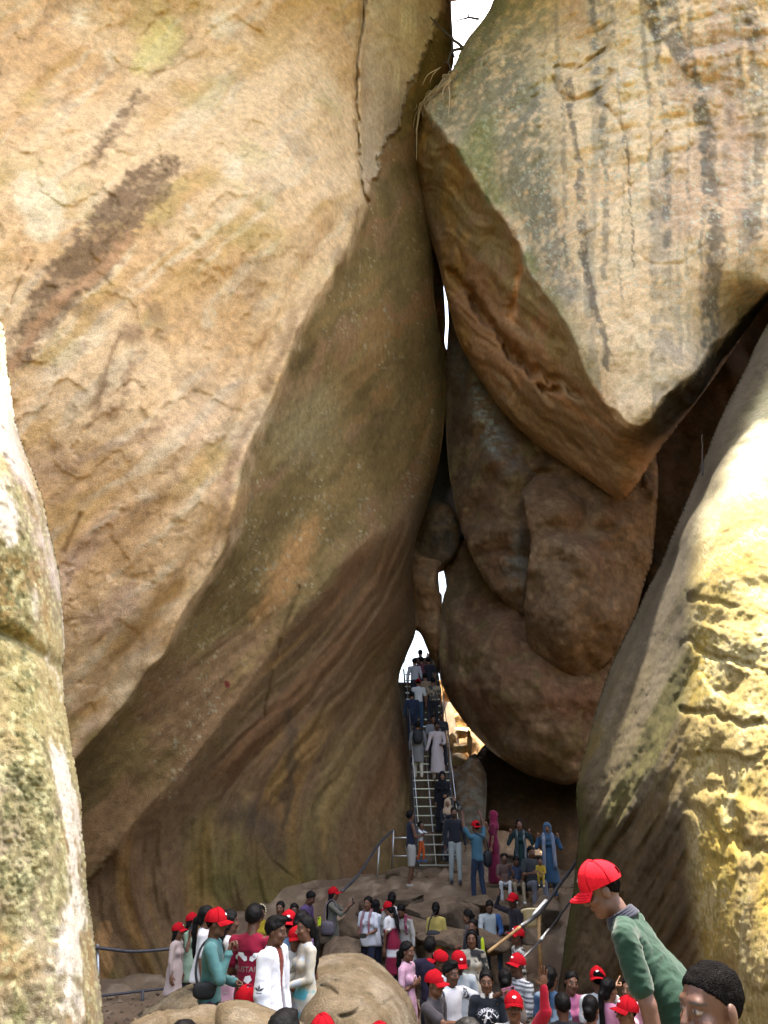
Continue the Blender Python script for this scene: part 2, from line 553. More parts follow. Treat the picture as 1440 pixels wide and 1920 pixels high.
def left_relief(px, py, b, d):
    w = 14 * tri_noise(b, 0.8, 3)
    s1 = side(px + w, py + w, C1); s2 = side(px + w, py, C2)
    r = 0.20 * tri_noise(b, 0.3, 3) + 0.06 * tri_noise(b, 1.1, 4) + 0.022 * tri_noise(b, 4.0, 4)
    # crests of the two edges stand proud
    r -= 0.34 * np.exp(-np.abs(s1) / 40.0) * (1 + 0.3 * tri_noise(b, 1.5, 2))
    r -= 0.30 * np.exp(-np.abs(s2 + 6) / 34.0) * sstep(950, 1050, py)
    r += 0.16 * np.exp(-((s1 + 45) / 16.0) ** 2) * sstep(350, 500, py)
    r += 0.42 * (1 - np.exp(-np.maximum(s1, 0) / 24.0))
    # flutes fanning out of the cleft
    ang = np.arctan2(py - 420, 960 - px) + 0.10 * np.sin(py / 190.0) * sstep(700, 1300, py); rad = np.hypot(py - 420, 960 - px)
    fl = fbm(np.stack([ang * 16, rad * 0.0025, 0 * ang], -1), 4)
    fl2 = ridged(np.stack([ang * 34 + 1.2 * tri_noise(b, 0.5, 2), rad * 0.003, 0 * ang + 4], -1), 3)
    inner = sstep(-10, 60, s2)
    r += inner * (0.36 * fl + 0.14 * fl2) + sstep(0, 80, s1) * (1 - inner) * sstep(520, 900, py) * (0.12 * fl + 0.03 * fl2)
    # diagonal bedding on the sunny face: pits and flakes
    u = (px * 0.62 + py * 0.78) / 100; v = (px * 0.78 - py * 0.62) / 100
    bed = fbm(np.stack([u * 2.2 + 0.4 * tri_noise(b, .6, 2), v * 0.55, 0 * u], -1), 5)
    face = 1 - sstep(-60, 10, s1)
    r += face * (0.055 * bed)
    fl3 = fbm(np.stack([u * 1.2, v * 1.0, 0 * u + 7], -1), 5)
    r += face * 0.035 * sstep(0.12, 0.2, fl3) + face * 0.03 * sstep(0.2, 0.28, -fl3)
    # joints
    for ln, wd, dp in (([(690, -60), (676, 60), (668, 150), (676, 330), (690, 380)], 3, 0.32),
                   ([(560, 1100), (530, 1180), (505, 1280), (495, 1340)], 3, 0.10),
                   ([(490, 1575), (505, 1610), (530, 1630), (555, 1650)], 2, 0.04), ([(232, 618), (212, 660), (200, 710), (178, 760)], 3, 0.02),
                   ([(118, 1035), (135, 1000), (150, 965)], 4, 0.07), ([(20, 570), (40, 520), (60, 490)], 3, .05)):
        dd, _ = poly_dist(px + 5 * tri_noise(b, 3, 2), py, smooth_poly(ln, False, 4), False, 60)
        r += dp * np.exp(-(dd / wd) ** 2)
    r += 0.25 * sstep(670, 690, px + 6 * tri_noise(b, 2, 2)) * (1 - sstep(330, 400, py))
    return r

def left_color(px, py, v, d):
    n1 = tri_noise(v, 0.45, 4); n2 = tri_noise(v, 1.3, 5, 5); n3 = tri_noise(v, 5.0, 4, 9)
    w = 22 * n2 + 10 * n3
    u = (px * 0.66 + py * 0.75) / 100; q = (px * 0.75 - py * 0.66) / 100
    bed = fbm(np.stack([u * 2.0 + n1, q * 0.35, 0 * u], -1), 5)
    bed2 = fbm(np.stack([u * 5.0 + n2, q * 0.6, 0 * u + 3], -1), 4)
    s1 = side(px + w, py + w * .5, C1); s2 = side(px + w, py, C2)
    c = np.tile(SAND, (len(px), 1))
    c = mixc(c, TAN, sstep(-0.2, 0.35, n1 + 0.4 * bed))
    c = mixc(c, OCHRE, 0.5 * sstep(0.05, 0.45, bed + 0.3 * n1))
    c = mixc(c, PINK, 0.6 * sstep(0.1, 0.4, -bed + 0.3 * n2) * sstep(600, 1000, py))
    c = mixc(c, PALE, 0.55 * sstep(0.12, 0.5, bed2 - 0.3 * n1))
    c = mixc(c, UMBER * 1.3, 0.36 * sstep(0.18, 0.45, n2 + 0.5 * bed2))
    c = mixc(c, MOSS * 1.8, 0.2 * sstep(0.2, 0.45, tri_noise(v, 0.8, 4, 31) + 0.3 * bed))
    # named stains
    wx, wy = px + 16 * n3 + 10 * n2, py + 16 * tri_noise(v, 5, 3, 44)
    c = mixc(c, BROWN * 1.0, 0.93 * (.6 + .4 * sstep(-.45, .05, n3 + .6 * n2 + .5 * tri_noise(v, 14, 2, 3))) * poly_mask(px + 26 * n3 + 12 * n2, py + 22 * tri_noise(v, 5, 3, 44) + 12 * tri_noise(v, 14, 2, 9), [(336, 290), (333, 325), (262, 425), (222, 485), (155, 560), (85, 632), (28, 692), (0, 684), (38, 590), (95, 500), (160, 420), (235, 332), (285, 303)], 9))
    c = mixc(c, RUST * 1.25, 0.7 * line_mask(wx, wy, [(240, 450), (190, 500), (120, 560), (30, 660), (20, 690)], 9, 14))
    c = mixc(c, BROWN * 1.1, 0.9 * (.4 + .6 * sstep(-.35, .1, n3 + .5 * n2)) * line_mask(px + 18 * n3, py + 16 * n2, [(262, 178), (240, 205), (210, 250), (170, 305)], 11, 10))
    c = mixc(c, BROWN * 1.5, 0.7 * line_mask(wx, wy, [(360, 60), (320, 110), (290, 140)], 6, 12))
    c = mixc(c, BROWN * 1.6, 0.6 * line_mask(wx, wy, [(120, 0), (90, 30), (45, 85)], 6, 14))
    c = mixc(c, YELL * 1.05, 0.6 * poly_mask(wx, wy, [(250, 130), (275, 60), (330, 45), (340, 80), (300, 125)], 16))
    c = mixc(c, PALE * 1.1, 0.8 * poly_mask(wx, wy, [(35, 320), (80, 330), (125, 370), (110, 440), (70, 450), (30, 380)], 10))
    for cx, cy, rr in ((205, 110, 16), (415, 50, 26), (435, 315, 26), (350, 395, 16), (150, 30, 18), (270, 930, 20), (545, 1170, 10), (390, 600, 18)):
        c = mixc(c, PALE * 1.05, 0.6 * (1 - sstep(rr * .5, rr * 1.4, np.hypot((wx - cx) * 1.2, wy - cy))))
    c = mixc(c, BROWN * 1.6, 0.75 * poly_mask(wx, wy, [(225, 610), (262, 615), (250, 640), (225, 640), (205, 700), (180, 770), (175, 740), (205, 670)], 6))
    c = mixc(c, BROWN * 1.8, 0.7 * poly_mask(wx, wy, [(235, 690), (265, 650), (285, 660), (250, 720), (220, 790), (150, 800), (200, 770)], 7) * sstep(-.1, .2, n3 + .1))
    for ln, wd in (([(120, 880), (200, 840), (300, 800)], 9), ([(230, 970), (290, 930), (330, 900)], 8), ([(95, 940), (150, 900)], 8), ([(150, 1030), (230, 1000), (280, 950)], 5),
                   ([(290, 570), (300, 600)], 14), ([(100, 845), (110, 835)], 9), ([(150, 1160), (210, 1150)], 10)):
        c = mixc(c, BROWN * 1.7, 0.6 * line_mask(wx, wy, ln, wd, 16))
    # brown band along the first edge
    c = mixc(c, BROWN * 1.7, 0.75 * np.exp(-((s1 + 18) / 12.0) ** 2) * sstep(500, 620, py) * sstep(-0.25, 0.1, n2 + 0.2) * (1 - sstep(1050, 1200, py)))
    # grey-violet weathered strip right of the joint, white drips
    g = sstep(668, 690, px) * (1 - sstep(330, 420, py))
    c = mixc(c, np.array((0.44, 0.33, 0.23)), 0.7 * g)
    c = mixc(c, CHAR * 1.6, 0.8 * sstep(690, 770, px + w) * sstep(120, 210, py + w) * (1 - sstep(330, 380, py)))
    dr = fbm(np.stack([px * 0.09, py * 0.006, 0 * px], -1), 3)
    c = mixc(c, PALE, 0.7 * sstep(0.15, 0.4, dr) * sstep(725, 750, px) * (1 - sstep(800, 830, px)) * (1 - sstep(150, 210, py + w)))
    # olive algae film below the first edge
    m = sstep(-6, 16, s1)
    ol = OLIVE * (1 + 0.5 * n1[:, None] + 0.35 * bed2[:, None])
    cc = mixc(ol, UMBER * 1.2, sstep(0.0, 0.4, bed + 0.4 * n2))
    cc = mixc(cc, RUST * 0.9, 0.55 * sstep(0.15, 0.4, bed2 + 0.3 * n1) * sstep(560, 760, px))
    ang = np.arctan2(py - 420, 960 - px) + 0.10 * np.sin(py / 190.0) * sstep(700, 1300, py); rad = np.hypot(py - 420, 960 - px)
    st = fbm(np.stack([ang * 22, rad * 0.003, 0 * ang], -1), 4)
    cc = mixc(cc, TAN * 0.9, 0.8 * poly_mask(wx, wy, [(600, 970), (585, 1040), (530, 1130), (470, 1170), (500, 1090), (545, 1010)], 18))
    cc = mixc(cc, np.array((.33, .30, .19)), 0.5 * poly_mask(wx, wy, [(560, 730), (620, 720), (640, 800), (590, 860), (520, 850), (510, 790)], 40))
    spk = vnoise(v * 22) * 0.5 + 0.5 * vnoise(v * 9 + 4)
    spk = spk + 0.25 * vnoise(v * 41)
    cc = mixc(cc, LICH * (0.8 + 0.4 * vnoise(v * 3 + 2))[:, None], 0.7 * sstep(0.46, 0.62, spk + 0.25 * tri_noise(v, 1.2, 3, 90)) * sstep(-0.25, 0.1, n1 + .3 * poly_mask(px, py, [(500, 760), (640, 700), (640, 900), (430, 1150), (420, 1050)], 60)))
    inner = np.tile(UMBER * 0.72, (len(px), 1))  # recess base darkened in colour to deepen the cave's shade
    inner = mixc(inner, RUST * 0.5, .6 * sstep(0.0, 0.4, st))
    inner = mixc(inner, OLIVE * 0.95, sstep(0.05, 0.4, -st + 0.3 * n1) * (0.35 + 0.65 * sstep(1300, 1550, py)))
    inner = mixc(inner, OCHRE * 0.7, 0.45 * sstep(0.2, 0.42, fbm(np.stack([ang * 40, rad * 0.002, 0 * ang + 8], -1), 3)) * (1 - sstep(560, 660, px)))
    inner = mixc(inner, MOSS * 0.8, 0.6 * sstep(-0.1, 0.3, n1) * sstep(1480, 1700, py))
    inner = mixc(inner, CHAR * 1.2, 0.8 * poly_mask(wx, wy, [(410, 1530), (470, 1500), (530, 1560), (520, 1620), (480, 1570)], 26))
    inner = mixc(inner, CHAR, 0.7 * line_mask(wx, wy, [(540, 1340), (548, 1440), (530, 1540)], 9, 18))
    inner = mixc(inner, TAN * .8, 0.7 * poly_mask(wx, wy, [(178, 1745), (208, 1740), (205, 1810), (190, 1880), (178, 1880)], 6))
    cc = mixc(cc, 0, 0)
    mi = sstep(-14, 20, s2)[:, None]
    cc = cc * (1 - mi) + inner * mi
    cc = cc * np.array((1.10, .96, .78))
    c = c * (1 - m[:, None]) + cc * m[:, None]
    # the little red-brown scar
    c = mixc(c, np.array((0.16, 0.03, 0.02)), (1 - sstep(6, 10, np.hypot(wx - 423, (py - 1284) * 1.1))))
    return c * (1 + 0.18 * n3[:, None])

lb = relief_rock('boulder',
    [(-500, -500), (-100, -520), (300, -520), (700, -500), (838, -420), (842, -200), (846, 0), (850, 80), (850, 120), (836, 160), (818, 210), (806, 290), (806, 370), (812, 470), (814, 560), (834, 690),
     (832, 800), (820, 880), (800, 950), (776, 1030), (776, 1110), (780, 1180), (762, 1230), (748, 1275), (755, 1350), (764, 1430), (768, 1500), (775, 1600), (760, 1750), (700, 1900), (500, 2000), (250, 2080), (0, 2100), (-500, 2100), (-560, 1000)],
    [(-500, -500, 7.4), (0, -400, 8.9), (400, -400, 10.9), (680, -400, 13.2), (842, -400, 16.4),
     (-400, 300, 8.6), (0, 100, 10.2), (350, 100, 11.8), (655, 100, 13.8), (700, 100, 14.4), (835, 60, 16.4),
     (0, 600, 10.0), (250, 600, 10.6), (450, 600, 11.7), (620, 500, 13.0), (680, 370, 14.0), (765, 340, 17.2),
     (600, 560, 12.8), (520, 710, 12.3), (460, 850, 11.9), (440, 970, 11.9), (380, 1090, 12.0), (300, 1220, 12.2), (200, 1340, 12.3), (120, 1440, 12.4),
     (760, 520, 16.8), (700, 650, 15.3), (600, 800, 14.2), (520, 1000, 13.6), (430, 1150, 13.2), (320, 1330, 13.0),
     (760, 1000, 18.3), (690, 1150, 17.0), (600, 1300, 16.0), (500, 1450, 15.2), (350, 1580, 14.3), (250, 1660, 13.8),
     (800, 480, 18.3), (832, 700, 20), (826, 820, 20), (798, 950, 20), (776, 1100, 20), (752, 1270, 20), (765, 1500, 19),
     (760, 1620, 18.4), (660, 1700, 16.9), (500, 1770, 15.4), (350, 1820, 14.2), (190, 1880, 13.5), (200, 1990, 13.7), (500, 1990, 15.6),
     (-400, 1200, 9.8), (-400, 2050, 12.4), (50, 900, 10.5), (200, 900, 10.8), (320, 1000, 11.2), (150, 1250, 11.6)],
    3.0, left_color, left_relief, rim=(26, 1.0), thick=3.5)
tag(lb, 'enormous leaning boulder with ochre face and fluted dark underside behind the left railing', 'boulder', 'giant boulders of the cleft')
print('left', time.time() - T0)

# ---- wedged boulder at the upper right
cr_tr = smooth_poly([(790, 200), (862, 290), (905, 360), (960, 430), (1000, 520), (1045, 580), (1085, 650), (1110, 715), (1150, 770), (1185, 800), (1215, 785), (1240, 745), (1300, 700), (1350, 640), (1440, 545), (1560, 430), (1700, 330)], False, 8)
TR_OUT = [(930, -220), (926, -120), (925, 0), (872, 80), (845, 135), (795, 185), (776, 245), (776, 320), (790, 400), (818, 480), (845, 590), (870, 660), (930, 755), (1000, 828), (1090, 890), (1140, 925), (1165, 936),
     (1190, 915), (1240, 840), (1330, 722), (1440, 565), (1520, 480), (1560, 330), (1560, -60), (1500, -200), (1300, -240), (1050, -240)]
def tr_relief(px, py, b, d):
    s = side(px + 10 * tri_noise(b, 1.2, 3), py + 10 * tri_noise(b, 1.2, 3, 7), cr_tr)
    r = 0.16 * tri_noise(b, 0.4, 3) + 0.06 * tri_noise(b, 1.4, 4) + 0.025 * tri_noise(b, 4.5, 4)
    under = sstep(-5, 30, -s)
    r += 0.35 * (1 - np.exp(-np.maximum(-s, 0) / 20.0))
    r -= 0.20 * np.exp(-np.abs(s) / 16.0)
    # lumpy cracked skin near the top
    top = 1 - sstep(150, 420, py + 60 * tri_noise(b, .6, 2))
    r += top * (0.14 * ridged(b * 1.1 + 3, 4) + 0.10 * tri_noise(b, 2.5, 3))
    r += (1 - under) * (0.035 * ridged(b * 1.6 + 11, 4) + 0.035 * np.abs(tri_noise(b, 3.2, 4, 6)))
    # ledges along the underside
    u = (px * 0.62 - py * 0.78) / 100
    led = fbm(np.stack([u * 1.6 + 0.4 * tri_noise(b, .7, 2), (px + py) / 420, 0 * u], -1), 4)
    r += under * (0.55 * led + 0.14 * ridged(b * 0.9, 3))
    for ln, wd, dp in (([(1135, 205), (1165, 235), (1180, 290), (1180, 350), (1215, 290), (1245, 250)], 3, .06), ([(1180, 350), (1130, 400), (1090, 440)], 3, .04),
                       ([(1300, 270), (1270, 310), (1250, 335)], 4, .06), ([(1040, 130), (1090, 120), (1130, 95)], 4, .15), ([(1040, 150), (1060, 180), (1110, 175), (1150, 130)], 4, .12),
                       ([(945, 655), (960, 670), (975, 680)], 7, .5), ([(1015, 725), (1040, 735)], 6, .4), ([(845, 510), (900, 580), (950, 640), (1000, 700)], 7, .4), ([(880, 560), (960, 660), (1080, 740)], 7, .35),
                       ([(975, 500), (960, 590), (985, 620)], 7, .18), ([(1200, 480), (1260, 500), (1330, 450)], 3, .03)):
        dd, _ = poly_dist(px + 14 * tri_noise(b, 2, 3), py + 14 * tri_noise(b, 2, 3, 3), smooth_poly(ln, False, 4), False, 60)
        r += dp * np.exp(-(dd / wd) ** 2)
    return r

def tr_color(px, py, v, d):
    n1 = tri_noise(v, 0.5, 4); n2 = tri_noise(v, 1.6, 5, 5); n3 = tri_noise(v, 6.0, 4, 9)
    wx = px + 9 * n2 + 8 * n3; wy = py + 12 * tri_noise(v, 3, 3, 21)
    s = side(px + 14 * n2, py + 14 * n3, cr_tr)
    c = np.tile(np.array((0.72, 0.515, 0.315)), (len(px), 1))
    c = mixc(c, TAN * 1.25, .45 * sstep(0.0, 0.45, n1))
    c = mixc(c, PALE, 0.6 * sstep(0.1, 0.4, n2 - 0.2 * n1))
    c = mixc(c, PINK, 0.6 * sstep(0.1, 0.4, tri_noise(v, 0.7, 3, 70)) * sstep(1180, 1260, px))
    # vertical water stains
    stq = fbm(np.stack([px * 0.035 + 0.4 * n2, py * 0.0016, 0 * px], -1), 4)
    grit = sstep(-0.35, 0.25, n3 + 0.5 * n2 + 0.15)
    c = mixc(c, GREY * 0.7, 0.55 * sstep(0.15, 0.4, stq) * grit)
    def streak(pts, w, a, colr=CHAR * 2.1):
        nonlocal c
        wv = w * (1 + 0.5 * fbm(np.stack([0 * py, py * 0.012, 0 * py + w], -1), 3))
        dd, _ = poly_dist(wx, py, smooth_poly(pts, False, 4), False, 80)
        c = mixc(c, colr, a * (1 - sstep(wv * 0.6, wv * 1.15, dd)) * grit)
    streak([(1245, -100), (1262, 60), (1300, 150), (1320, 220), (1335, 350), (1345, 450), (1335, 560), (1330, 640)], 19, 0.85)
    streak([(1065, 150), (1078, 260), (1088, 340), (1092, 430), (1105, 520), (1125, 600), (1145, 690)], 8, 0.85)
    streak([(985, 180), (1000, 300), (1010, 380), (1040, 470), (1060, 540)], 30, 0.75, GREY * 0.62)
    streak([(955, 120), (965, 250), (990, 350)], 22, 0.6, GREY * 0.7)
    streak([(1173, 250), (1183, 350), (1188, 450), (1190, 500)], 3, 0.8)
    streak([(1405, -50), (1420, 150), (1425, 300), (1420, 440)], 14, 0.7)
    streak([(1365, 100), (1372, 180), (1368, 240)], 5, 0.7)
    for k_, x_ in enumerate((1020, 1046, 1120, 1150, 1212, 1238, 1275, 1300, 1388, 1432)):
        streak([(x_ - 12, -100), (x_, 60 + 40 * (k_ % 3)), (x_ + 8 + 4 * (k_ % 4), 260), (x_ + 14, 420 + 50 * (k_ % 4))], 2.5 + 2.2 * (k_ % 3), 0.45 + .1 * (k_ % 3), GREY * .55)
    streak([(1220, -100), (1225, 20), (1240, 70)], 16, 0.8, CHAR * 1.6)
    streak([(1390, 0), (1405, 60)], 14, .6)
    c = mixc(c, PINK * 1.05, 0.5 * line_mask(wx, py, [(1340, -60), (1355, 100), (1385, 250), (1375, 420)], 22, 22))
    c = mixc(c, PINK * 1.1, 0.5 * line_mask(wx, py, [(1075, -60), (1070, 30), (1085, 60)], 24, 22))
    # grey-green shoulder on the left
    sh = poly_mask(wx, wy, [(930, -80), (1040, 20), (1010, 120), (1050, 300), (1020, 470), (1075, 620), (1110, 720), (1070, 640), (960, 430), (850, 280), (780, 220), (850, 110)], 34)
    c = mixc(c, np.array((.255, .225, .15)), 0.85 * sh * sstep(-0.5, 0.15, n3 + 0.6 * n2 + .1))
    c = mixc(c, MOSS * 1.5, 0.6 * poly_mask(wx, wy, [(885, 230), (925, 220), (930, 330), (960, 400), (910, 370), (870, 300)], 22))
    c = mixc(c, MOSS * 1.1, 0.7 * line_mask(wx, wy, [(860, 290), (960, 430), (1045, 580)], 12, 20) * sstep(-.3, .2, n2))
    c = mixc(c, OLIVE * 1.2, 0.75 * poly_mask(wx, wy, [(1010, 500), (1080, 600), (1120, 720), (1085, 680), (1030, 580)], 22))
    spk = vnoise(v * 20)
    c = mixc(c, LICH * 1.05, 0.7 * sstep(0.45, 0.6, spk) * sstep(-.1, .3, n1 + .2) * (1 - sstep(500, 700, py)))
    c = mixc(c, PALE * 1.12, 0.7 * poly_mask(wx, wy, [(1175, 710), (1235, 690), (1270, 705), (1215, 728)], 10))
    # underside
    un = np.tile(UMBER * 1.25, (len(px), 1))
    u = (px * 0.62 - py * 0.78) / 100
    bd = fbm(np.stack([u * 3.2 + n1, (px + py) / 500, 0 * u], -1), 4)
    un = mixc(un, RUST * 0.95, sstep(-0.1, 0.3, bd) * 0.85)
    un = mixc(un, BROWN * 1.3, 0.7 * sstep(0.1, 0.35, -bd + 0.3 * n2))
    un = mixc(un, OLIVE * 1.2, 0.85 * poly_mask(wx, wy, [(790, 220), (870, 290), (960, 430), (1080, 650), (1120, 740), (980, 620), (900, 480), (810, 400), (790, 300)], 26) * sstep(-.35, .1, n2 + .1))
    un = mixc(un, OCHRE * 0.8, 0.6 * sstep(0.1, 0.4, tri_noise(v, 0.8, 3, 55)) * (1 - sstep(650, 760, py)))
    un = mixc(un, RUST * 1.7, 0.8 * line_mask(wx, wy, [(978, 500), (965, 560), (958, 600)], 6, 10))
    un = mixc(un, CHAR * 1.3, 0.85 * sstep(1200, 1260, px + 20 * n2))  # right end painted near-black as the shade of the recess
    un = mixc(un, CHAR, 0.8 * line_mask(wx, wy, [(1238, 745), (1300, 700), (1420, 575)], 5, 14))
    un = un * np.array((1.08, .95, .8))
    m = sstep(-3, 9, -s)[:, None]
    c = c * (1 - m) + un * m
    return c * (1 + 0.15 * n3[:, None])

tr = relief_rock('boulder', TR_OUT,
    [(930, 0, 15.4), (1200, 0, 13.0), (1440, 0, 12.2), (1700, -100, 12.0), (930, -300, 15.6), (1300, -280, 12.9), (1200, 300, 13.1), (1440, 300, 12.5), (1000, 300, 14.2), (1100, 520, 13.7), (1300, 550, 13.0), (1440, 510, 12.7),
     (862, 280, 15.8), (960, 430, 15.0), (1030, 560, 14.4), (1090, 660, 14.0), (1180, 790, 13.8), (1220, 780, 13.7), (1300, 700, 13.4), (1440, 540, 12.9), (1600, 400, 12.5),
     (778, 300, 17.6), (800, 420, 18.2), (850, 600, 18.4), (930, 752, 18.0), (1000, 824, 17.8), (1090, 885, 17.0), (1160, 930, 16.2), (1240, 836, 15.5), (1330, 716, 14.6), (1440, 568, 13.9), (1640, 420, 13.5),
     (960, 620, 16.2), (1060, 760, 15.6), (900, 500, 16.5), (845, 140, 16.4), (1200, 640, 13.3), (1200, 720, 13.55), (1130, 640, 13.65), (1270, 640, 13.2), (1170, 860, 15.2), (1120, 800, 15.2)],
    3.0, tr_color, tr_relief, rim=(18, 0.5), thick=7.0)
tag(tr, 'huge wedged boulder hanging overhead with dark vertical water streaks and a shadowed underside', 'boulder', 'giant boulders of the cleft')
print('tr', time.time() - T0)

# ---- boulders jammed below it
def small_relief(sc=1.0, amp=1.0, seed=0.0):
    def f(px, py, b, d):
        fac = 0.3 * np.abs(tri_noise(b, 0.32 * sc, 2, seed + 3)) - np.abs(tri_noise(b, 0.5 * sc, 2, seed + 8)) * 0.7
        return amp * (1.1 * fac + 0.14 * tri_noise(b, 0.5 * sc, 3, seed) + 0.16 * ridged(b * 0.8 * sc + seed, 4) + 0.09 * tri_noise(b, 2.4 * sc, 4, seed) + 0.03 * tri_noise(b, 9 * sc, 3, seed))
    return f

def facet_relief(cx, cy, seed, n=7, slope=0.0045, amp=1.7):
    rg = np.random.RandomState(seed)
    an = (np.arange(n) + rg.uniform(-.3, .3, n)) * 2 * np.pi / n
    sl = rg.uniform(.4, 1.0, n) * slope
    of = rg.uniform(-.25, .05, n)
    base = small_relief(1.5, .85, seed)
    def f(px, py, b, d):
        wx = px + 12 * tri_noise(b, 1.0, 3, seed); wy = py + 12 * tri_noise(b, 1.0, 3, seed + 4)
        h = np.max([(np.cos(an[i]) * (wx - cx) + np.sin(an[i]) * (wy - cy)) * sl[i] + of[i] for i in range(n)], 0)
        return amp * (h - 0.1) + base(px, py, b, d)
    return f

def small_color(c0, c1, c2, seed=0.0, streak=(0.012, 0.003)):
    def f(px, py, v, d):
        n1 = tri_noise(v, 0.6, 4, seed); n2 = tri_noise(v, 2.0, 5, seed + 5); n3 = tri_noise(v, 7, 3, seed)
        st = fbm(np.stack([(px + 0.35 * py) * streak[0] + n1, py * streak[1], 0 * px + seed], -1), 4)
        c = np.tile(np.asarray(c0, float), (len(px), 1))
        c = mixc(c, c1, sstep(-0.15, 0.35, n1 + 0.5 * st))
        c = mixc(c, c2, 0.8 * sstep(0.1, 0.4, n2 + 0.4 * st))
        c = mixc(c, np.asarray(c0, float) * 1.7, 0.5 * sstep(0.2, 0.45, tri_noise(v, 3.5, 4, seed + 12)))
        return c * (1 + 0.35 * n3[:, None]) * np.array((1.06, .95, .82))
    return f

def b2_color(px, py, v, d):
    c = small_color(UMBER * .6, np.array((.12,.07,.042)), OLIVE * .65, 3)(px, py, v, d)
    n3 = tri_noise(v, 4, 4, 3)
    wx, wy = px + 14 * n3, py + 14 * tri_noise(v, 4, 4, 13)
    c = mixc(c, LICH * 0.8, 0.8 * sstep(-.1, .3, vnoise(v * 9)) * poly_mask(wx, wy, [(890, 700), (905, 740), (930, 790), (940, 840), (920, 850), (900, 800), (888, 740)], 9) * sstep(-.4, .1, n3))
    c = mixc(c, np.array((.17, .18, .15)), 0.5 * sstep(-.3, .2, n3) * poly_mask(wx, wy, [(960, 1020), (990, 990), (990, 1100), (950, 1090)], 18))
    c = mixc(c, np.array((.14, .135, .11)), 0.6 * line_mask(wx, wy, [(870, 660), (900, 740), (950, 860)], 26, 30) * sstep(-.3, .2, n3))
    return c
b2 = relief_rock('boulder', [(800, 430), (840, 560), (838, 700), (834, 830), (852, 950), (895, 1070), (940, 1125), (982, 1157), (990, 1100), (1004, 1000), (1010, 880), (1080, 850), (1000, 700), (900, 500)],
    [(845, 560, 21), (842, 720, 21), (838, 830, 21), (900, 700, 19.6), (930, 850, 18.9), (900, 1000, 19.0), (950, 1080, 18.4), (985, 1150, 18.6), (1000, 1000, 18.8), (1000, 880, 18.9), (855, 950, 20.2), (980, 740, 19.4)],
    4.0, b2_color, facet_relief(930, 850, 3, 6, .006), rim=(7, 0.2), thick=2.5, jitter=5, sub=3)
tag(b2, 'narrow jammed slab with white lichen streak hanging beneath the wedged boulder', 'boulder', 'giant boulders of the cleft')
def b3_relief(px, py, b, d):
    r = facet_relief(1080, 1050, 14, 7, .0065)(px, py, b, d)
    dd, _ = poly_dist(px, py, smooth_poly([(920, 950), (970, 920), (1000, 892), (1040, 885)], False), False)
    return r + 0.35 * np.exp(-(dd / 7) ** 2)
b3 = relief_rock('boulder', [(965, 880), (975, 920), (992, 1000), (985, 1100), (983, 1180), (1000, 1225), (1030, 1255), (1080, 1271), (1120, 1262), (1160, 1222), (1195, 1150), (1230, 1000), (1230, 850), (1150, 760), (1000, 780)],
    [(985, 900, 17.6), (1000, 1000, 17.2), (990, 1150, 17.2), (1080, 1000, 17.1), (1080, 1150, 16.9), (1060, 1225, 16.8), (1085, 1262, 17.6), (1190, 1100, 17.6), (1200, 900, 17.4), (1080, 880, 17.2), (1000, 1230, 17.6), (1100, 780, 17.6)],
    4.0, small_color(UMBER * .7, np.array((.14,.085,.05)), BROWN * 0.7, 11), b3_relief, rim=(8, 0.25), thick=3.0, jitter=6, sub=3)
tag(b3, 'rounded brown boulder with pale rim jammed beneath the tip of the wedged boulder', 'boulder', 'giant boulders of the cleft')
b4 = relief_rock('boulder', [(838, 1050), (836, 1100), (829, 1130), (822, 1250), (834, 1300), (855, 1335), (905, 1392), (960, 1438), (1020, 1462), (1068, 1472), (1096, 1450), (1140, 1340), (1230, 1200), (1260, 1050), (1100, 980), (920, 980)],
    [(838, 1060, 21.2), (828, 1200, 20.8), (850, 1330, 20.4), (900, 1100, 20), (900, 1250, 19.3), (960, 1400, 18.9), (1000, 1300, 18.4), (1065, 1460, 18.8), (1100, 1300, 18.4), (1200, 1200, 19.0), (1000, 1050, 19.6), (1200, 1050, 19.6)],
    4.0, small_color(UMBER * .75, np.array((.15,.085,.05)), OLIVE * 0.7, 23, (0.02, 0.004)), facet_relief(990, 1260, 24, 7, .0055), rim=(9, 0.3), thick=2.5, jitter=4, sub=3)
tag(b4, 'broad dark boulder hanging low above the seated family right of the ladder', 'boulder', 'giant boulders of the cleft')
b6 = relief_rock('boulder', [(750, 1000), (792, 1040), (826, 1052), (822, 1080), (824, 1110), (829, 1128), (824, 1252), (812, 1243), (800, 1215), (784, 1184), (755, 1180), (748, 1130)],
    [(778, 1030, 22), (800, 1100, 21.2), (822, 1100, 21.4), (800, 1180, 21.4), (820, 1240, 21.6), (783, 1150, 22)], 3.0,
    small_color(BROWN * 1.5, UMBER, RUST * .6, 31), small_relief(1.4, 0.6, 31), rim=(14, 0.5), thick=1.2, jitter=2)
tag(b6, 'small dark brown boulder wedged in the cleft above the top of the ladder', 'boulder', 'boulders stuck in the cleft')
b5 = relief_rock('boulder', [(800, 940), (842, 946), (862, 985), (856, 1035), (840, 1056), (815, 1066), (785, 1062), (756, 1030), (765, 980), (786, 944)],
    [(800, 970, 22.6), (822, 1000, 21.9), (845, 1010, 22.2), (815, 1050, 22.2), (782, 1010, 22.8)], 3.0,
    small_color(UMBER * .55, BROWN * .8, GREY * .3, 37), small_relief(1.6, 0.7, 37), rim=(8, 0.3), thick=1.2, jitter=2)
tag(b5, 'smooth grey chockstone caught in the cleft high above the ladder', 'boulder', 'boulders stuck in the cleft')
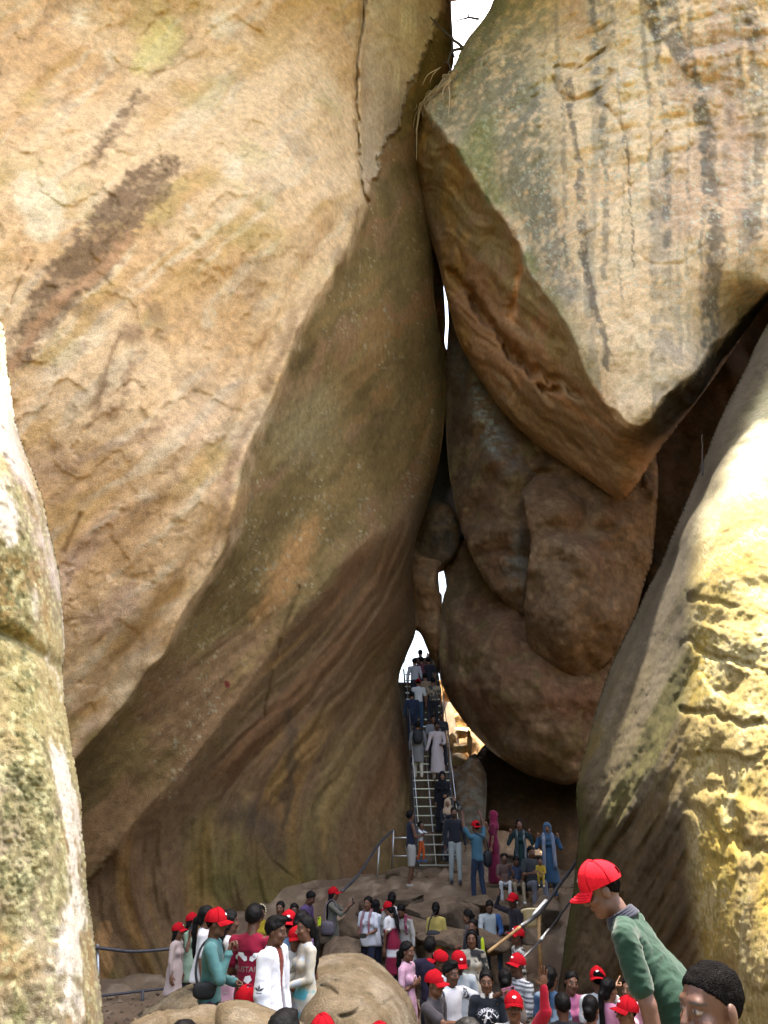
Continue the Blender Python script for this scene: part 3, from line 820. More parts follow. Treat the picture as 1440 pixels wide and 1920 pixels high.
# rear walls closing the cave, upper part coloured near-black as painted shadow
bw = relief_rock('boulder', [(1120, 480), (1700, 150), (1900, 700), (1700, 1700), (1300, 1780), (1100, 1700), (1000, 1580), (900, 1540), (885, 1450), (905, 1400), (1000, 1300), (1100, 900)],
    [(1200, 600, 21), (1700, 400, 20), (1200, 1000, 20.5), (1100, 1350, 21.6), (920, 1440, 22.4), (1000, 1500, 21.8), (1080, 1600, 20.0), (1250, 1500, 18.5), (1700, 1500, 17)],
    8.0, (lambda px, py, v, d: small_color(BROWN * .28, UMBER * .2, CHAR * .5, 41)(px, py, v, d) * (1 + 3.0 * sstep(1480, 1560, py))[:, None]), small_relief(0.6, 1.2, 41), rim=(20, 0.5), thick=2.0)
tag(bw, 'dark rear boulder closing the cave behind the hanging boulders', 'boulder', 'giant boulders of the cleft')
def far_color(px, py, v, d):
    c = small_color(SAND * 0.8, np.array((.30, .32, .20)), LICH * .8, 47)(px, py, v, d)
    return mixc(c, CHAR * .8, sstep(690, 760, py))  # lower part darkened to paint the shade inside the cleft
fw = relief_rock('boulder', [(790, 430), (822, 470), (832, 540), (836, 600), (838, 655), (880, 680), (890, 800), (880, 1050), (850, 1048), (760, 1050), (750, 965), (770, 700), (770, 500)],
    [(800, 480, 23), (825, 560, 23.4), (830, 680, 23.4), (790, 650, 22.8), (830, 900, 23.2), (800, 1040, 23.4)], 4.0, far_color, small_relief(1.2, 0.5, 47), rim=(12, 0.4), thick=3, jitter=2)
tag(fw, 'pale green sliver of rock face seen through the gap between the two giant boulders', 'boulder', 'boulders stuck in the cleft')

# ---- foreground rocks
def lf_relief(px, py, b, d):
    r = 0.10 * tri_noise(b, 0.9, 3) + 0.05 * tri_noise(b, 3.0, 4) + 0.03 * ridged(b * 7, 3) + 0.018 * tri_noise(b, 22, 3)
    lump = sstep(-.05, .25, fbm(b * np.array((1.4, 1.4, 0.5)), 3))
    r -= lump * (0.02 + 0.032 * np.abs(tri_noise(b @ ROT, 17, 3)) + 0.03 * np.abs(tri_noise(b @ ROT, 38, 2)))
    dd, _ = poly_dist(px, py, smooth_poly([(-40, 1180), (20, 1190), (60, 1215), (118, 1262)], False), False)
    r += 0.14 * np.exp(-(dd / 14) ** 2)
    return r
def lf_color(px, py, v, d):
    n1 = tri_noise(v, 0.9, 4); n2 = tri_noise(v, 3, 5, 5); n3 = tri_noise(v, 12, 4, 9); sp = 1.5 * tri_noise(v @ ROT, 26, 3)
    vert = fbm(v * np.array((3, 3, 0.7)), 4)
    c = np.tile(np.array((0.33, 0.29, 0.20)), (len(px), 1))
    c = mixc(c, np.array((.42, .36, .20)), sstep(-.1, .35, n1))
    c = mixc(c, np.array((.28, .27, .12)), 0.6 * sstep(0.0, .35, vert + .3 * n3))
    c = mixc(c, OCHRE * .8, .5 * sstep(.1, .4, tri_noise(v, 2, 3, 60)))
    c = mixc(c, np.array((.55, .55, .34)), .75 * sstep(.15, .45, sp + .3 * n2))
    c = mixc(c, np.array((.10, .11, .05)), .7 * sstep(.15, .45, 1.4 * tri_noise(v @ ROT, 20, 3, 7) + .4 * n2) * sstep(-.1, .2, vert))
    c = mixc(c, np.array((.80, .78, .76)), .8 * sstep(.14, .34, fbm(v * np.array((2.6, 2.6, 1.1)) + 30, 5) + .12 * n3 + .08 * sp))  # white blotches here and the pale edge below paint in sun glare
    c = mixc(c, np.array((.62, .56, .56)), .8 * poly_mask(px + 10 * n3, py + 14 * n3, [(0, 640), (30, 800), (95, 1010), (115, 1120), (100, 1110), (75, 1040), (40, 950), (0, 900)], 12) * sstep(-.35, .1, n2))
    return 0.84 * c * np.array((1.06, 1.0, .88)) * (1 + 0.15 * n3[:, None])
lf = relief_rock('boulder', [(-60, 480), (0, 600), (12, 680), (30, 790), (68, 905), (95, 1000), (112, 1080), (120, 1200), (118, 1290), (135, 1400), (152, 1510), (160, 1620), (172, 1720), (185, 1820), (190, 1880), (195, 2000), (200, 2250), (-500, 2250), (-500, 700), (-250, 480)],
    [(-400, 600, 3.8), (-400, 1300, 3.6), (-400, 2200, 3.4), (0, 700, 4.7), (0, 1000, 4.55), (0, 1500, 4.4), (0, 1900, 4.2), (90, 1050, 5.0), (110, 1300, 4.9), (140, 1600, 4.75), (170, 1900, 4.6), (180, 2200, 4.4)],
    3.2, lf_color, lf_relief, rim=(70, 0.9), thick=2.2, jitter=4, mat=M_ROCKF, sub=8, span=(-330, 1500))
tag(lf, 'lichen-crusted pale boulder rising like a pillar in front of the left railing', 'boulder', 'boulders framing the entrance')
print('lf', time.time() - T0)

rf_edge = smooth_poly([(1440, 700), (1390, 800), (1340, 900), (1305, 980), (1288, 1080), (1284, 1250), (1268, 1400), (1275, 1550), (1290, 1700), (1310, 1850), (1320, 2000)], False, 8)
def rf_relief(px, py, b, d):
    s = side(px + 8 * tri_noise(b, 2, 3), py, rf_edge)
    lit = sstep(-10, 60, -s) if RF_FLIP else sstep(-10, 60, s)
    r = 0.10 * tri_noise(b, 0.9, 3) + 0.05 * tri_noise(b, 3, 4) + 0.02 * tri_noise(b, 10, 3)
    # ledges on the sunny face
    led = fbm(np.stack([px / 260, py / 95 + 0.35 * np.sin(px / 130) + .5 * tri_noise(b, .8, 3), 0 * px], -1), 4)
    low = sstep(1060, 1180, py)
    r += lit * low * (0.08 * sstep(-.08, .16, led) - 0.03 * ridged(b * 2.2, 4) - .04 * np.abs(tri_noise(b @ ROT, 15, 3)) - .02 * np.abs(tri_noise(b @ ROT, 34, 2)))
    for ln, dp, wd in (([(1290, 1110), (1340, 1125), (1370, 1140)], .05, 6), ([(1330, 1225), (1400, 1250), (1450, 1275)], .09, 7), ([(1288, 1205), (1320, 1222)], .06, 6), ([(1285, 1335), (1350, 1350), (1450, 1345)], .09, 6),
                       ([(1330, 1310), (1390, 1280)], .05, 6), ([(1340, 1400), (1370, 1500), (1400, 1600)], .08, 10), ([(1290, 1500), (1350, 1560), (1440, 1600)], .07, 9)):
        dd, _ = poly_dist(px + 22 * tri_noise(b, 3, 4), py + 22 * tri_noise(b, 3, 4, 5), smooth_poly(ln, False, 4), False, 60)
        r += dp * np.exp(-(dd / wd) ** 2)
    # slanting fibres on the shaded flank
    fib = fbm(np.stack([(px * 0.85 + py * 0.5) / 14, (py * .85 - px * .5) / 150, 0 * px], -1), 4)
    r += (1 - lit) * (.3 + .7 * sstep(1400, 1560, py)) * (0.13 * fib + .05 * ridged(b * 3.0 + 8, 3))
    return r
RF_FLIP = False
def rf_color(px, py, v, d):
    n1 = tri_noise(v, 0.8, 4); n2 = tri_noise(v, 2.6, 5, 5); n3 = tri_noise(v, 10, 4, 9); sp = vnoise(v * 38)
    s = side(px + 8 * n2, py, rf_edge)
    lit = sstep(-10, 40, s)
    run = fbm(np.stack([(px + .45 * py) / 30, py / 500, 0 * px], -1), 4)
    c = np.tile(np.array((.30, .265, .20)), (len(px), 1))
    c = mixc(c, MOSS * 1.7, .7 * sstep(.0, .35, run + .3 * n1))
    c = mixc(c, YELL * .75, .7 * sstep(.12, .4, -run + .3 * n2) * sstep(1150, 1300, py) * (1 - sstep(1500, 1600, py)))
    c = mixc(c, np.array((.40, .37, .33)), .7 * sstep(.15, .4, fbm(np.stack([(px + .45 * py) / 22, py / 400, 0 * px + 9], -1), 3)))
    c = mixc(c, np.array((.20, .14, .085)), .8 * sstep(1480, 1640, py + 60 * n2))
    fb = fbm(np.stack([(px * 0.85 + py * 0.5) / 14, (py * .85 - px * .5) / 150, 0 * px], -1), 4)
    c = mixc(c, np.array((.34, .26, .17)), .6 * sstep(.05, .35, fb) * sstep(1420, 1560, py))
    c = mixc(c, np.array((.10, .07, .045)), .6 * sstep(.05, .35, -fb) * sstep(1420, 1560, py))
    c = mixc(c, MOSS * 1.3, .8 * line_mask(px + 10 * n2, py, [(1085, 1480), (1090, 1600), (1075, 1680), (1060, 1800)], 12, 20))
    c = c * np.array((.27, .235, .175)) * (0.62 + 0.38 * sstep(1050, 1350, py))[:, None]  # flank darkened in its colour to paint the shade, strongest higher up
    li = np.tile(np.array((.50, .40, .20)), (len(px), 1))
    li = mixc(li, np.array((.55, .42, .12)), sstep(-.1, .3, n1))
    li = mixc(li, np.array((.70, .64, .44)), .8 * sstep(.0, .35, sp * .5 + n2))
    li = mixc(li, np.array((.30, .26, .09)), .7 * sstep(.1, .45, vnoise(v * 22 + 3) * .7 + n3) * (0.35 + .65 * sstep(1000, 1200, py)))
    li = mixc(li, np.array((.78, .74, .60)), .85 * poly_mask(px + 12 * n2, py + 10 * n3, [(1440, 700), (1330, 910), (1310, 1000), (1360, 940), (1440, 880)], 30))  # pale patch paints in the sun's glare on the upper slope
    li = mixc(li, np.array((.20, .13, .06)), .7 * sstep(.1, .4, tri_noise(v, 1.1, 4, 77)) * sstep(1400, 1600, py))
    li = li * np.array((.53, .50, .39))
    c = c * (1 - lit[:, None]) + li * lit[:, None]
    return c * (1 + .15 * n3[:, None])
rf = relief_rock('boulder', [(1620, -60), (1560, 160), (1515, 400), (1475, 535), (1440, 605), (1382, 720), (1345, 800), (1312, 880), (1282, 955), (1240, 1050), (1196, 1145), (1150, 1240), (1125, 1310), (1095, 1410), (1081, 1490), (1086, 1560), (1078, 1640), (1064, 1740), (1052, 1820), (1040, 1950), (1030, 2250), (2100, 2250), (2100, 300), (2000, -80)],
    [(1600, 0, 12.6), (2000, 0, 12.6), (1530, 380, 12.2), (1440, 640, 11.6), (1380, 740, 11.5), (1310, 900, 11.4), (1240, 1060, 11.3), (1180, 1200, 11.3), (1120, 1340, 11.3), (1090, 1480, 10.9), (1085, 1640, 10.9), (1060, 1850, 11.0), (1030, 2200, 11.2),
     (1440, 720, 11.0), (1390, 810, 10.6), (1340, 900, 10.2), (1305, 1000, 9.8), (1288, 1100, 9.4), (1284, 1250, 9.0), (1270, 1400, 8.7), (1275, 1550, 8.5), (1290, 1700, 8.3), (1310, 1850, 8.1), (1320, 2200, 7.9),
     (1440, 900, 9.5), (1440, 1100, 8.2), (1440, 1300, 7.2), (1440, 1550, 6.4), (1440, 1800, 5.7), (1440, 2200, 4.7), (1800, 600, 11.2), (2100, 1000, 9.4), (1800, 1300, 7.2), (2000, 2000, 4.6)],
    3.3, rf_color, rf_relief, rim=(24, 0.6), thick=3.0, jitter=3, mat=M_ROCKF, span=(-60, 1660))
tag(rf, 'sunlit yellow lichen boulder with a shaded flank on the right of the entrance', 'boulder', 'boulders framing the entrance')
print('rf', time.time() - T0)

# ------------------------------------------------------------------ ground
def floor_z(x, y):
    x = np.asarray(x, float) / K; y = np.asarray(y, float) / K
    z = 0.0 * x
    z = z + 1.65 * sstep(13.2, 16.6, y + 0.1 * (x - 1))
    z = z + 2.7 * sstep(18.2, 21.5, y) * sstep(1.2, 1.5, x) * (1 - sstep(2.2, 2.6, x))
    z = z + 5.8 * sstep(20.5, 22.3, y) * (1 - sstep(1.3, 1.8, x)) + 3.0 * sstep(23.5, 26, y) * sstep(1.3, 1.8, x)
    z = z + 0.78 * sstep(0.55, -0.25, x) * sstep(8.6, 7.6, y) * sstep(5.5, 6.1, y)
    z = z + 1.6 * sstep(4.6, 3.5, y + 0.3 * x)
    z = z + 15.0 * sstep(-3.5, -22, y)  # unseen hillside behind the camera, raised to cut low-angle light
    return z
def grow(lo, hi, step, far, k=1.22):
    a = list(np.arange(lo, hi + 1e-6, step))
    s = step; x = lo; L = []
    while x > -far:
        s *= k; x -= s; L.append(x)
    s = step; x = hi; R = []
    while x < far:
        s *= k; x += s; R.append(x)
    return np.array(L[::-1] + a + R)
gx = grow(-5.5, 6.0, 0.07, 600); gy = grow(2.5, 27, 0.09, 600)
GX, GY = np.meshgrid(gx, gy)
gz = floor_z(GX * K, GY * K)
pp = np.stack([GX, GY, 0 * GX], -1)
near = sstep(60, 30, np.hypot(GX, GY - 10))
gz = gz + near * (0.10 * fbm(pp * 0.8, 4) + 0.03 * fbm(pp * 4, 3)) * sstep(0.5, 2.0, np.hypot(GX, GY)) + (1 - near) * 2.0 * fbm(pp * 0.03, 3)
stp = sstep(13.0, 13.6, GY) * sstep(21, 20, GY)
gz = gz - stp * 0.16 + stp * 0.12 * np.round(3 * fbm(pp * np.array((0.7, 1.3, 1)) + 5, 3))
ny, nx = GX.shape
ii = np.arange(ny * nx).reshape(ny, nx)
gq = np.stack([ii[:-1, :-1], ii[:-1, 1:], ii[1:, 1:], ii[1:, :-1]], -1).reshape(-1, 4)
gv = np.stack([GX * K, GY * K, gz], -1).reshape(-1, 3)
g1 = fbm(gv * 0.9, 4); g2 = fbm(gv * 4, 4)
gc = np.tile(np.array((.165, .118, .075)), (len(gv), 1))
gc = mixc(gc, np.array((.115, .078, .05)), sstep(-.1, .3, g1))
gc = mixc(gc, np.array((.29, .22, .15)), .6 * sstep(.1, .4, g2))
gc = mixc(gc, np.array((.055, .075, .03)), sstep(-3, -6, gv[:, 1] + 2 * g1) * sstep(-.6, -.1, g1 + .3 * g2 + .1))
ground = mesh_obj('ground', gv, gq, M_GROUND, None, gc)
tag(ground, kind='structure')
print('ground', time.time() - T0)
# unseen rock lumps added above the frame to keep sun off the cave mouth
def lump(center, radii, n=40, noise=0.15, sc=0.6, seed=0.0, facets=0):
    th = np.linspace(0, np.pi, n); ph = np.arange(2 * n) * np.pi / n
    TH, PH = np.meshgrid(th, ph, indexing='ij')
    u = np.stack([np.sin(TH) * np.cos(PH), np.sin(TH) * np.sin(PH), np.cos(TH)], -1)
    p = np.sign(u) * np.abs(u) ** 0.8
    p = p / np.maximum(np.linalg.norm(p, axis=-1, keepdims=True), 1e-6) * (np.linalg.norm(u, axis=-1, keepdims=True) ** 1)
    k = 1.0 / (np.abs(u) ** 3).sum(-1, keepdims=True) ** (1 / 3)
    p = u * k
    p = p * (1 + noise * fbm(u * sc * 2 + seed, 4)[..., None])
    if facets:
        rg = np.random.RandomState(int(seed * 10) % 10000)
        for _ in range(facets):
            nn_ = rg.normal(size=3); nn_ /= np.linalg.norm(nn_)
            over = np.maximum(p @ nn_ - rg.uniform(0.55, 0.85), 0)
            p = p - over[..., None] * nn_ * 0.93
        p = p * (1 + 0.05 * fbm(p * 5 + seed, 3)[..., None])
    v = p * np.asarray(radii) + np.asarray(center)
    a, b = TH.shape
    ii = np.arange(a * b).reshape(a, b)
    q = np.stack([ii[:-1], ii[1:], np.roll(ii[1:], -1, 1), np.roll(ii[:-1], -1, 1)], -1).reshape(-1, 4)
    return v.reshape(-1, 3), q
bv_, bq_ = lump((4.0 * K, 10.6 * K, 25.8 * K), (3.1 * K, 3.7 * K, 2.6 * K), 28, 0.1, 0.8, 3)
_b2 = lump((0.5 * K, 13.6 * K, 28.0 * K), (4.0 * K, 3.2 * K, 1.9 * K), 20, 0.08, 0.8, 9)
_b3 = lump((2.2 * K, 16.9 * K, 30.2 * K), (2.8 * K, 2.4 * K, 1.7 * K), 20, 0.08, 0.8, 5)
bv_, bq_, _ = join([(bv_, bq_), _b2, _b3])
shade_lumps = mesh_obj('shade_lumps', bv_, bq_, M_ROCK, tr, np.tile(TAN, (len(bv_), 1)))
_bp = proj(bv_.T)
print('brow py max', np.max(np.where(bv_[:, 1] > 1, _bp[1], -9999)))
# ------------------------------------------------------------------ signed-distance modelling for people
class Field:
    def __init__(self, lo, hi, cell):
        self.lo = np.asarray(lo, float); self.cell = cell
        self.n = np.maximum(np.ceil((np.asarray(hi, float) - self.lo) / cell).astype(int) + 1, 3)
        self.F = np.full(self.n, 1.0, np.float32)
        self.ax = [self.lo[i] + np.arange(self.n[i]) * cell for i in range(3)]
    def _sub(self, lo, hi):
        a = np.clip(np.floor((np.asarray(lo) - self.lo) / self.cell).astype(int), 0, self.n)
        b = np.clip(np.ceil((np.asarray(hi) - self.lo) / self.cell).astype(int) + 1, 0, self.n)
        if np.any(b <= a):
            return None, None
        sl = tuple(slice(a[i], b[i]) for i in range(3))
        X, Y, Z = np.meshgrid(*[self.ax[i][sl[i]] for i in range(3)], indexing='ij')
        return sl, np.stack([X, Y, Z], -1)
    def _add(self, sl, d, k, op):
        f = self.F[sl]
        if op == 'sub':
            d = -d
            if k > 0:
                h = np.clip(0.5 + 0.5 * (d - f) / k, 0, 1)
                self.F[sl] = f * (1 - h) + d * h + k * h * (1 - h)
            else:
                self.F[sl] = np.maximum(f, d)
            return
        if k > 0:
            h = np.clip(0.5 + 0.5 * (f - d) / k, 0, 1)
            self.F[sl] = f * (1 - h) + d * h - k * h * (1 - h)
        else:
            self.F[sl] = np.minimum(f, d)
    def cap(self, a, b, ra, rb=None, k=0.02, sq=None, op='add'):
        """round cone a->b; sq=(axis, q) flattens it along an axis"""
        a = np.asarray(a, float); b = np.asarray(b, float); rb = ra if rb is None else rb
        m = max(ra, rb) + k + 2 * self.cell
        sl, p = self._sub(np.minimum(a, b) - m, np.maximum(a, b) + m)
        if sl is None: return
        ab = b - a
        if sq is not None:
            n, q = np.asarray(sq[0], float), sq[1]
            pr = (p - a) @ n
            t0 = np.clip(((p - a) @ ab) / (ab @ ab + 1e-9), 0, 1)
            off = pr - t0 * (ab @ n)
            p = p + n * (off * (1 / q - 1))[..., None]
        t = np.clip(((p - a) @ ab) / (ab @ ab + 1e-9), 0, 1)
        d = np.linalg.norm(p - a - t[..., None] * ab, axis=-1) - (ra + (rb - ra) * t)
        self._add(sl, d.astype(np.float32), k, op)
    def ell(self, c, r, k=0.02, R=None, op='add'):
        c = np.asarray(c, float); r = np.asarray(r, float)
        m = r.max() + k + 2 * self.cell
        sl, p = self._sub(c - m, c + m)
        if sl is None: return
        p = p - c
        if R is not None: p = p @ R
        k0 = np.linalg.norm(p / r, axis=-1); k1 = np.linalg.norm(p / r ** 2, axis=-1)
        d = k0 * (k0 - 1) / np.maximum(k1, 1e-6)
        d = np.where(k0 < 1e-3, -r.min(), d)
        self._add(sl, d.astype(np.float32), k, op)
    def plane(self, n, d):
        """keep where n.p < d"""
        X, Y, Z = np.meshgrid(*self.ax, indexing='ij')
        self.F = np.maximum(self.F, (n[0] * X + n[1] * Y + n[2] * Z - d).astype(np.float32))
    def mesh(self):
        F = self.F
        F[0] = F[-1] = 1; F[:, 0] = F[:, -1] = 1; F[:, :, 0] = F[:, :, -1] = 1
        S = F < 0
        c = S[:-1, :-1, :-1].astype(np.int8)
        corners = [(i, j, k) for i in (0, 1) for j in (0, 1) for k in (0, 1)]
        nx, ny, nz = F.shape
        tot = np.zeros((nx - 1, ny - 1, nz - 1), np.int8)
        for i, j, k in corners:
            tot += S[i:nx - 1 + i, j:ny - 1 + j, k:nz - 1 + k]
        act = (tot > 0) & (tot < 8)
        I, J, K = np.nonzero(act)
        if len(I) == 0:
            return np.zeros((0, 3)), np.zeros((0, 4), int)
        vals = np.stack([F[I + i, J + j, K + k] for i, j, k in corners], -1)
        co = np.array(corners, float)
        acc = np.zeros((len(I), 3)); cnt = np.zeros(len(I))
        for a in range(8):
            for b in range(a + 1, 8):
                if np.abs(co[a] - co[b]).sum() != 1: continue
                fa, fb = vals[:, a], vals[:, b]
                m = (fa < 0) != (fb < 0)
                t = fa[m] / (fa[m] - fb[m])
                acc[m] += co[a] + t[:, None] * (co[b] - co[a])
                cnt[m] += 1
        v = self.lo + (np.stack([I, J, K], -1) + acc / cnt[:, None]) * self.cell
        idx = -np.ones(act.shape, np.int64)
        idx[act] = np.arange(len(I))
        quads = []
        for ax in range(3):
            s0 = [slice(1, -1)] * 3; s1 = [slice(1, -1)] * 3
            s0[ax] = slice(0, -1); s1[ax] = slice(1, None)
            A, B = S[tuple(s0)], S[tuple(s1)]
            ch = np.nonzero(A != B)
            if len(ch[0]) == 0: continue
            base = [ch[0] + (0 if ax == 0 else 1), ch[1] + (0 if ax == 1 else 1), ch[2] + (0 if ax == 2 else 1)]
            o1, o2 = (ax + 1) % 3, (ax + 2) % 3
            def cell(d1, d2):
                q = [b.copy() for b in base]
                q[o1] = q[o1] - d1; q[o2] = q[o2] - d2
                return idx[q[0], q[1], q[2]]
            q = np.stack([cell(1, 1), cell(0, 1), cell(0, 0), cell(1, 0)], -1)
            fl = ~A[ch]
            q[fl] = q[fl][:, ::-1]
            quads.append(q)
        q = np.concatenate(quads)
        return v, q[(q >= 0).all(1)]

def vnormals(v, q):
    n = np.cross(v[q[:, 2]] - v[q[:, 0]], v[q[:, 3]] - v[q[:, 1]])
    out = np.zeros_like(v)
    for k in range(4):
        np.add.at(out, q[:, k], n)
    return out / (np.linalg.norm(out, axis=1)[:, None] + 1e-12)

M_SKIN = attr_material('skin', 0.55, 0.35, 0.06, 60, 0.05)
M_CLOTH = attr_material('cloth', 0.85, 0.15, 0.06, 60, 0.10, 0.1)
M_HAIR = plain_material('black_hair', (0.0045, 0.004, 0.004), 0.6, 0, 0.12, 0.3, 120, 0.3)
M_CROP = plain_material('cropped_hair', (0.006, 0.0055, 0.0055), 1.0, 0, 0.0, 0.9, 260, 1.0)
M_RED = plain_material('red_cap_cloth', (0.33, 0.006, 0.012), 0.95, 0, 0.08, 0.12, 40, 0.25)
M_REDSEAM = plain_material('red_seam', (0.17, 0.003, 0.007), 0.95, 0, 0.05)
M_WHITE = plain_material('white_print', (0.8, 0.8, 0.8), 0.7, 0, 0.2, 0.05)
M_BLACK = plain_material('black_fabric', (0.02, 0.02, 0.023), 0.7, 0, 0.3, 0.2, 60, 0.2)
M_PHONE = plain_material('phone_body', (0.03, 0.03, 0.035), 0.25, 0.1, 0.5, 0.05)

# ---- prototypes: heads, hands, hair, cap
_HEAD = {}
def head_proto(cell):
    if cell in _HEAD: return _HEAD[cell]
    f = Field((-0.11, -0.14, -0.21), (0.11, 0.13, 0.14), cell)
    f.ell((0, 0.012, 0.03), (0.073, 0.092, 0.086), 0)
    f.ell((0, -0.026, -0.035), (0.057, 0.062, 0.083), 0.03)
    f.cap((-0.03, -0.015, -0.075), (0.03, -0.015, -0.075), 0.036, 0.036, 0.03)
    f.ell((0, -0.062, -0.102), (0.024, 0.02, 0.018), 0.03)
    f.cap((-0.034, -0.074, 0.024), (0.034, -0.074, 0.024), 0.012, 0.012, 0.02)
    for s in (-1, 1):
        f.ell((s * 0.045, -0.062, -0.03), (0.022, 0.022, 0.02), 0.02)
        f.ell((s * 0.031, -0.099, 0.004), (0.017, 0.017, 0.010), 0.012, None, 'sub')
        f.ell((s * 0.031, -0.078, 0.003), (0.012, 0.012, 0.011), 0.003)
        f.ell((s * 0.076, 0.012, -0.008), (0.010, 0.021, 0.032), 0.008, rotz(s * 0.35))
    f.cap((0, -0.086, 0.012), (0, -0.108, -0.030), 0.008, 0.0135, 0.012)
    f.cap((-0.012, -0.094, -0.036), (0.012, -0.094, -0.036), 0.009, 0.009, 0.008)
    f.ell((0, -0.086, -0.056), (0.024, 0.010, 0.007), 0.006)
    f.ell((0, -0.085, -0.068), (0.021, 0.010, 0.008), 0.006)
    f.cap((0, 0.018, -0.06), (0, 0.03, -0.185), 0.050, 0.056, 0.02)
    _HEAD[cell] = f.mesh()
    return _HEAD[cell]

def rotz(a):
    c, s = math.cos(a), math.sin(a)
    return np.array([[c, -s, 0], [s, c, 0], [0, 0, 1.0]])
def rotx(a):
    c, s = math.cos(a), math.sin(a)
    return np.array([[1.0, 0, 0], [0, c, -s], [0, s, c]])
def roty(a):
    c, s = math.cos(a), math.sin(a)
    return np.array([[c, 0, s], [0, 1.0, 0], [-s, 0, c]])

def face_color(v, skin, beard=0.0, mous=0.0, old=False):
    skin = np.asarray(skin, float)
    c = np.tile(skin, (len(v), 1))
    x, y, z = v[:, 0], v[:, 1], v[:, 2]
    ax = np.abs(x); fr = y < -0.055
    c = mixc(c, skin * np.array((0.62, 0.5, 0.5)), 0.8 * fr * (1 - sstep(0.7, 1.2, np.hypot(x / 0.025, (z + 0.062) / 0.013))))
    c = mixc(c, skin * 0.6, 0.55 * fr * (1 - sstep(0.6, 1.3, np.hypot((ax - 0.031) / 0.024, (z - 0.003) / 0.016))))
    c = mixc(c, (0.17, 0.15, 0.135), fr * (1 - sstep(0.7, 1.1, np.hypot((ax - 0.031) / 0.015, (z - 0.003) / 0.0075))))
    c = mixc(c, (0.012, 0.008, 0.006), fr * (1 - sstep(0.7, 1.15, np.hypot((ax - 0.031) / 0.0075, (z - 0.003) / 0.0085))))
    c = mixc(c, (0.015, 0.011, 0.009), 0.9 * fr * (1 - sstep(0.7, 1.2, np.hypot((ax - 0.033) / 0.024, (z - 0.0265 + 8 * (ax - 0.033) ** 2) / 0.0055))))
    if mous:
        c = mixc(c, (0.014, 0.011, 0.01), mous * fr * (1 - sstep(0.7, 1.2, np.hypot(x / 0.032, (z + 0.045) / 0.008))))
    if beard:
        c = mixc(c, (0.02, 0.015, 0.012), beard * sstep(-0.045, -0.06, z) * (y < 0.02) * sstep(-0.125, -0.115, z) * (1 - (np.hypot(x / 0.024, (z + 0.062) / 0.013) < 0.95)))
    # shaved scalp
    return c

_HAND = {}
def hand_proto(kind, cell):
    """left hand: wrist at the origin, fingers along -Z, thumb towards -Y, palm facing -X"""
    if (kind, cell) in _HAND: return _HAND[(kind, cell)]
    f = Field((-0.12, -0.10, -0.21), (0.05, 0.07, 0.04), cell)
    f.cap((0, 0, 0.03), (0, 0, -0.01), 0.026, 0.025, 0.01, ((1, 0, 0), 0.8))
    f.ell((-0.002, 0.0, -0.050), (0.018, 0.043, 0.052), 0.015)
    curl = {'relax': (18, 28, 20), 'grip': (65, 75, 45), 'open': (4, 6, 4), 'point': (70, 80, 50)}[kind]
    lens = ((0.042, 0.025, 0.02), (0.046, 0.028, 0.021), (0.043, 0.026, 0.02), (0.034, 0.02, 0.018))
    for i, yy in enumerate((-0.031, -0.0105, 0.0105, 0.030)):
        p = np.array((0.0, yy, -0.090 + (0.008 if i in (0, 3) else 0) + (0.006 if i == 3 else 0)))
        spread = (yy * (6.0 if kind == 'open' else 2.0))
        a = 0.0
        cu = curl if not (kind == 'point' and i == 0) else (2, 4, 2)
        for L, dc in zip(lens[i], cu):
            a += math.radians(dc)
            d = np.array((-math.sin(a), spread * math.cos(a), -math.cos(a)))
            q = p + d / np.linalg.norm(d) * L
            f.cap(p, q, 0.0092, 0.0082, 0.004)
            p = q
    th = {'relax': ((-0.35, -0.55, -0.75), (-0.3, -0.2, -0.9)), 'grip': ((-0.8, -0.4, -0.45), (-0.75, 0.35, -0.55)), 'open': ((-0.15, -0.85, -0.5), (-0.1, -0.6, -0.8)), 'point': ((-0.8, -0.4, -0.45), (-0.7, 0.35, -0.6))}[kind]
    p = np.array((-0.004, -0.032, -0.022))
    for L, d, r in ((0.042, th[0], 0.0125), (0.03, th[1], 0.0095)):
        d = np.array(d) / np.linalg.norm(d); q = p + d * L
        f.cap(p, q, r, r * 0.85, 0.006); p = q
    _HAND[(kind, cell)] = f.mesh()
    return _HAND[(kind, cell)]

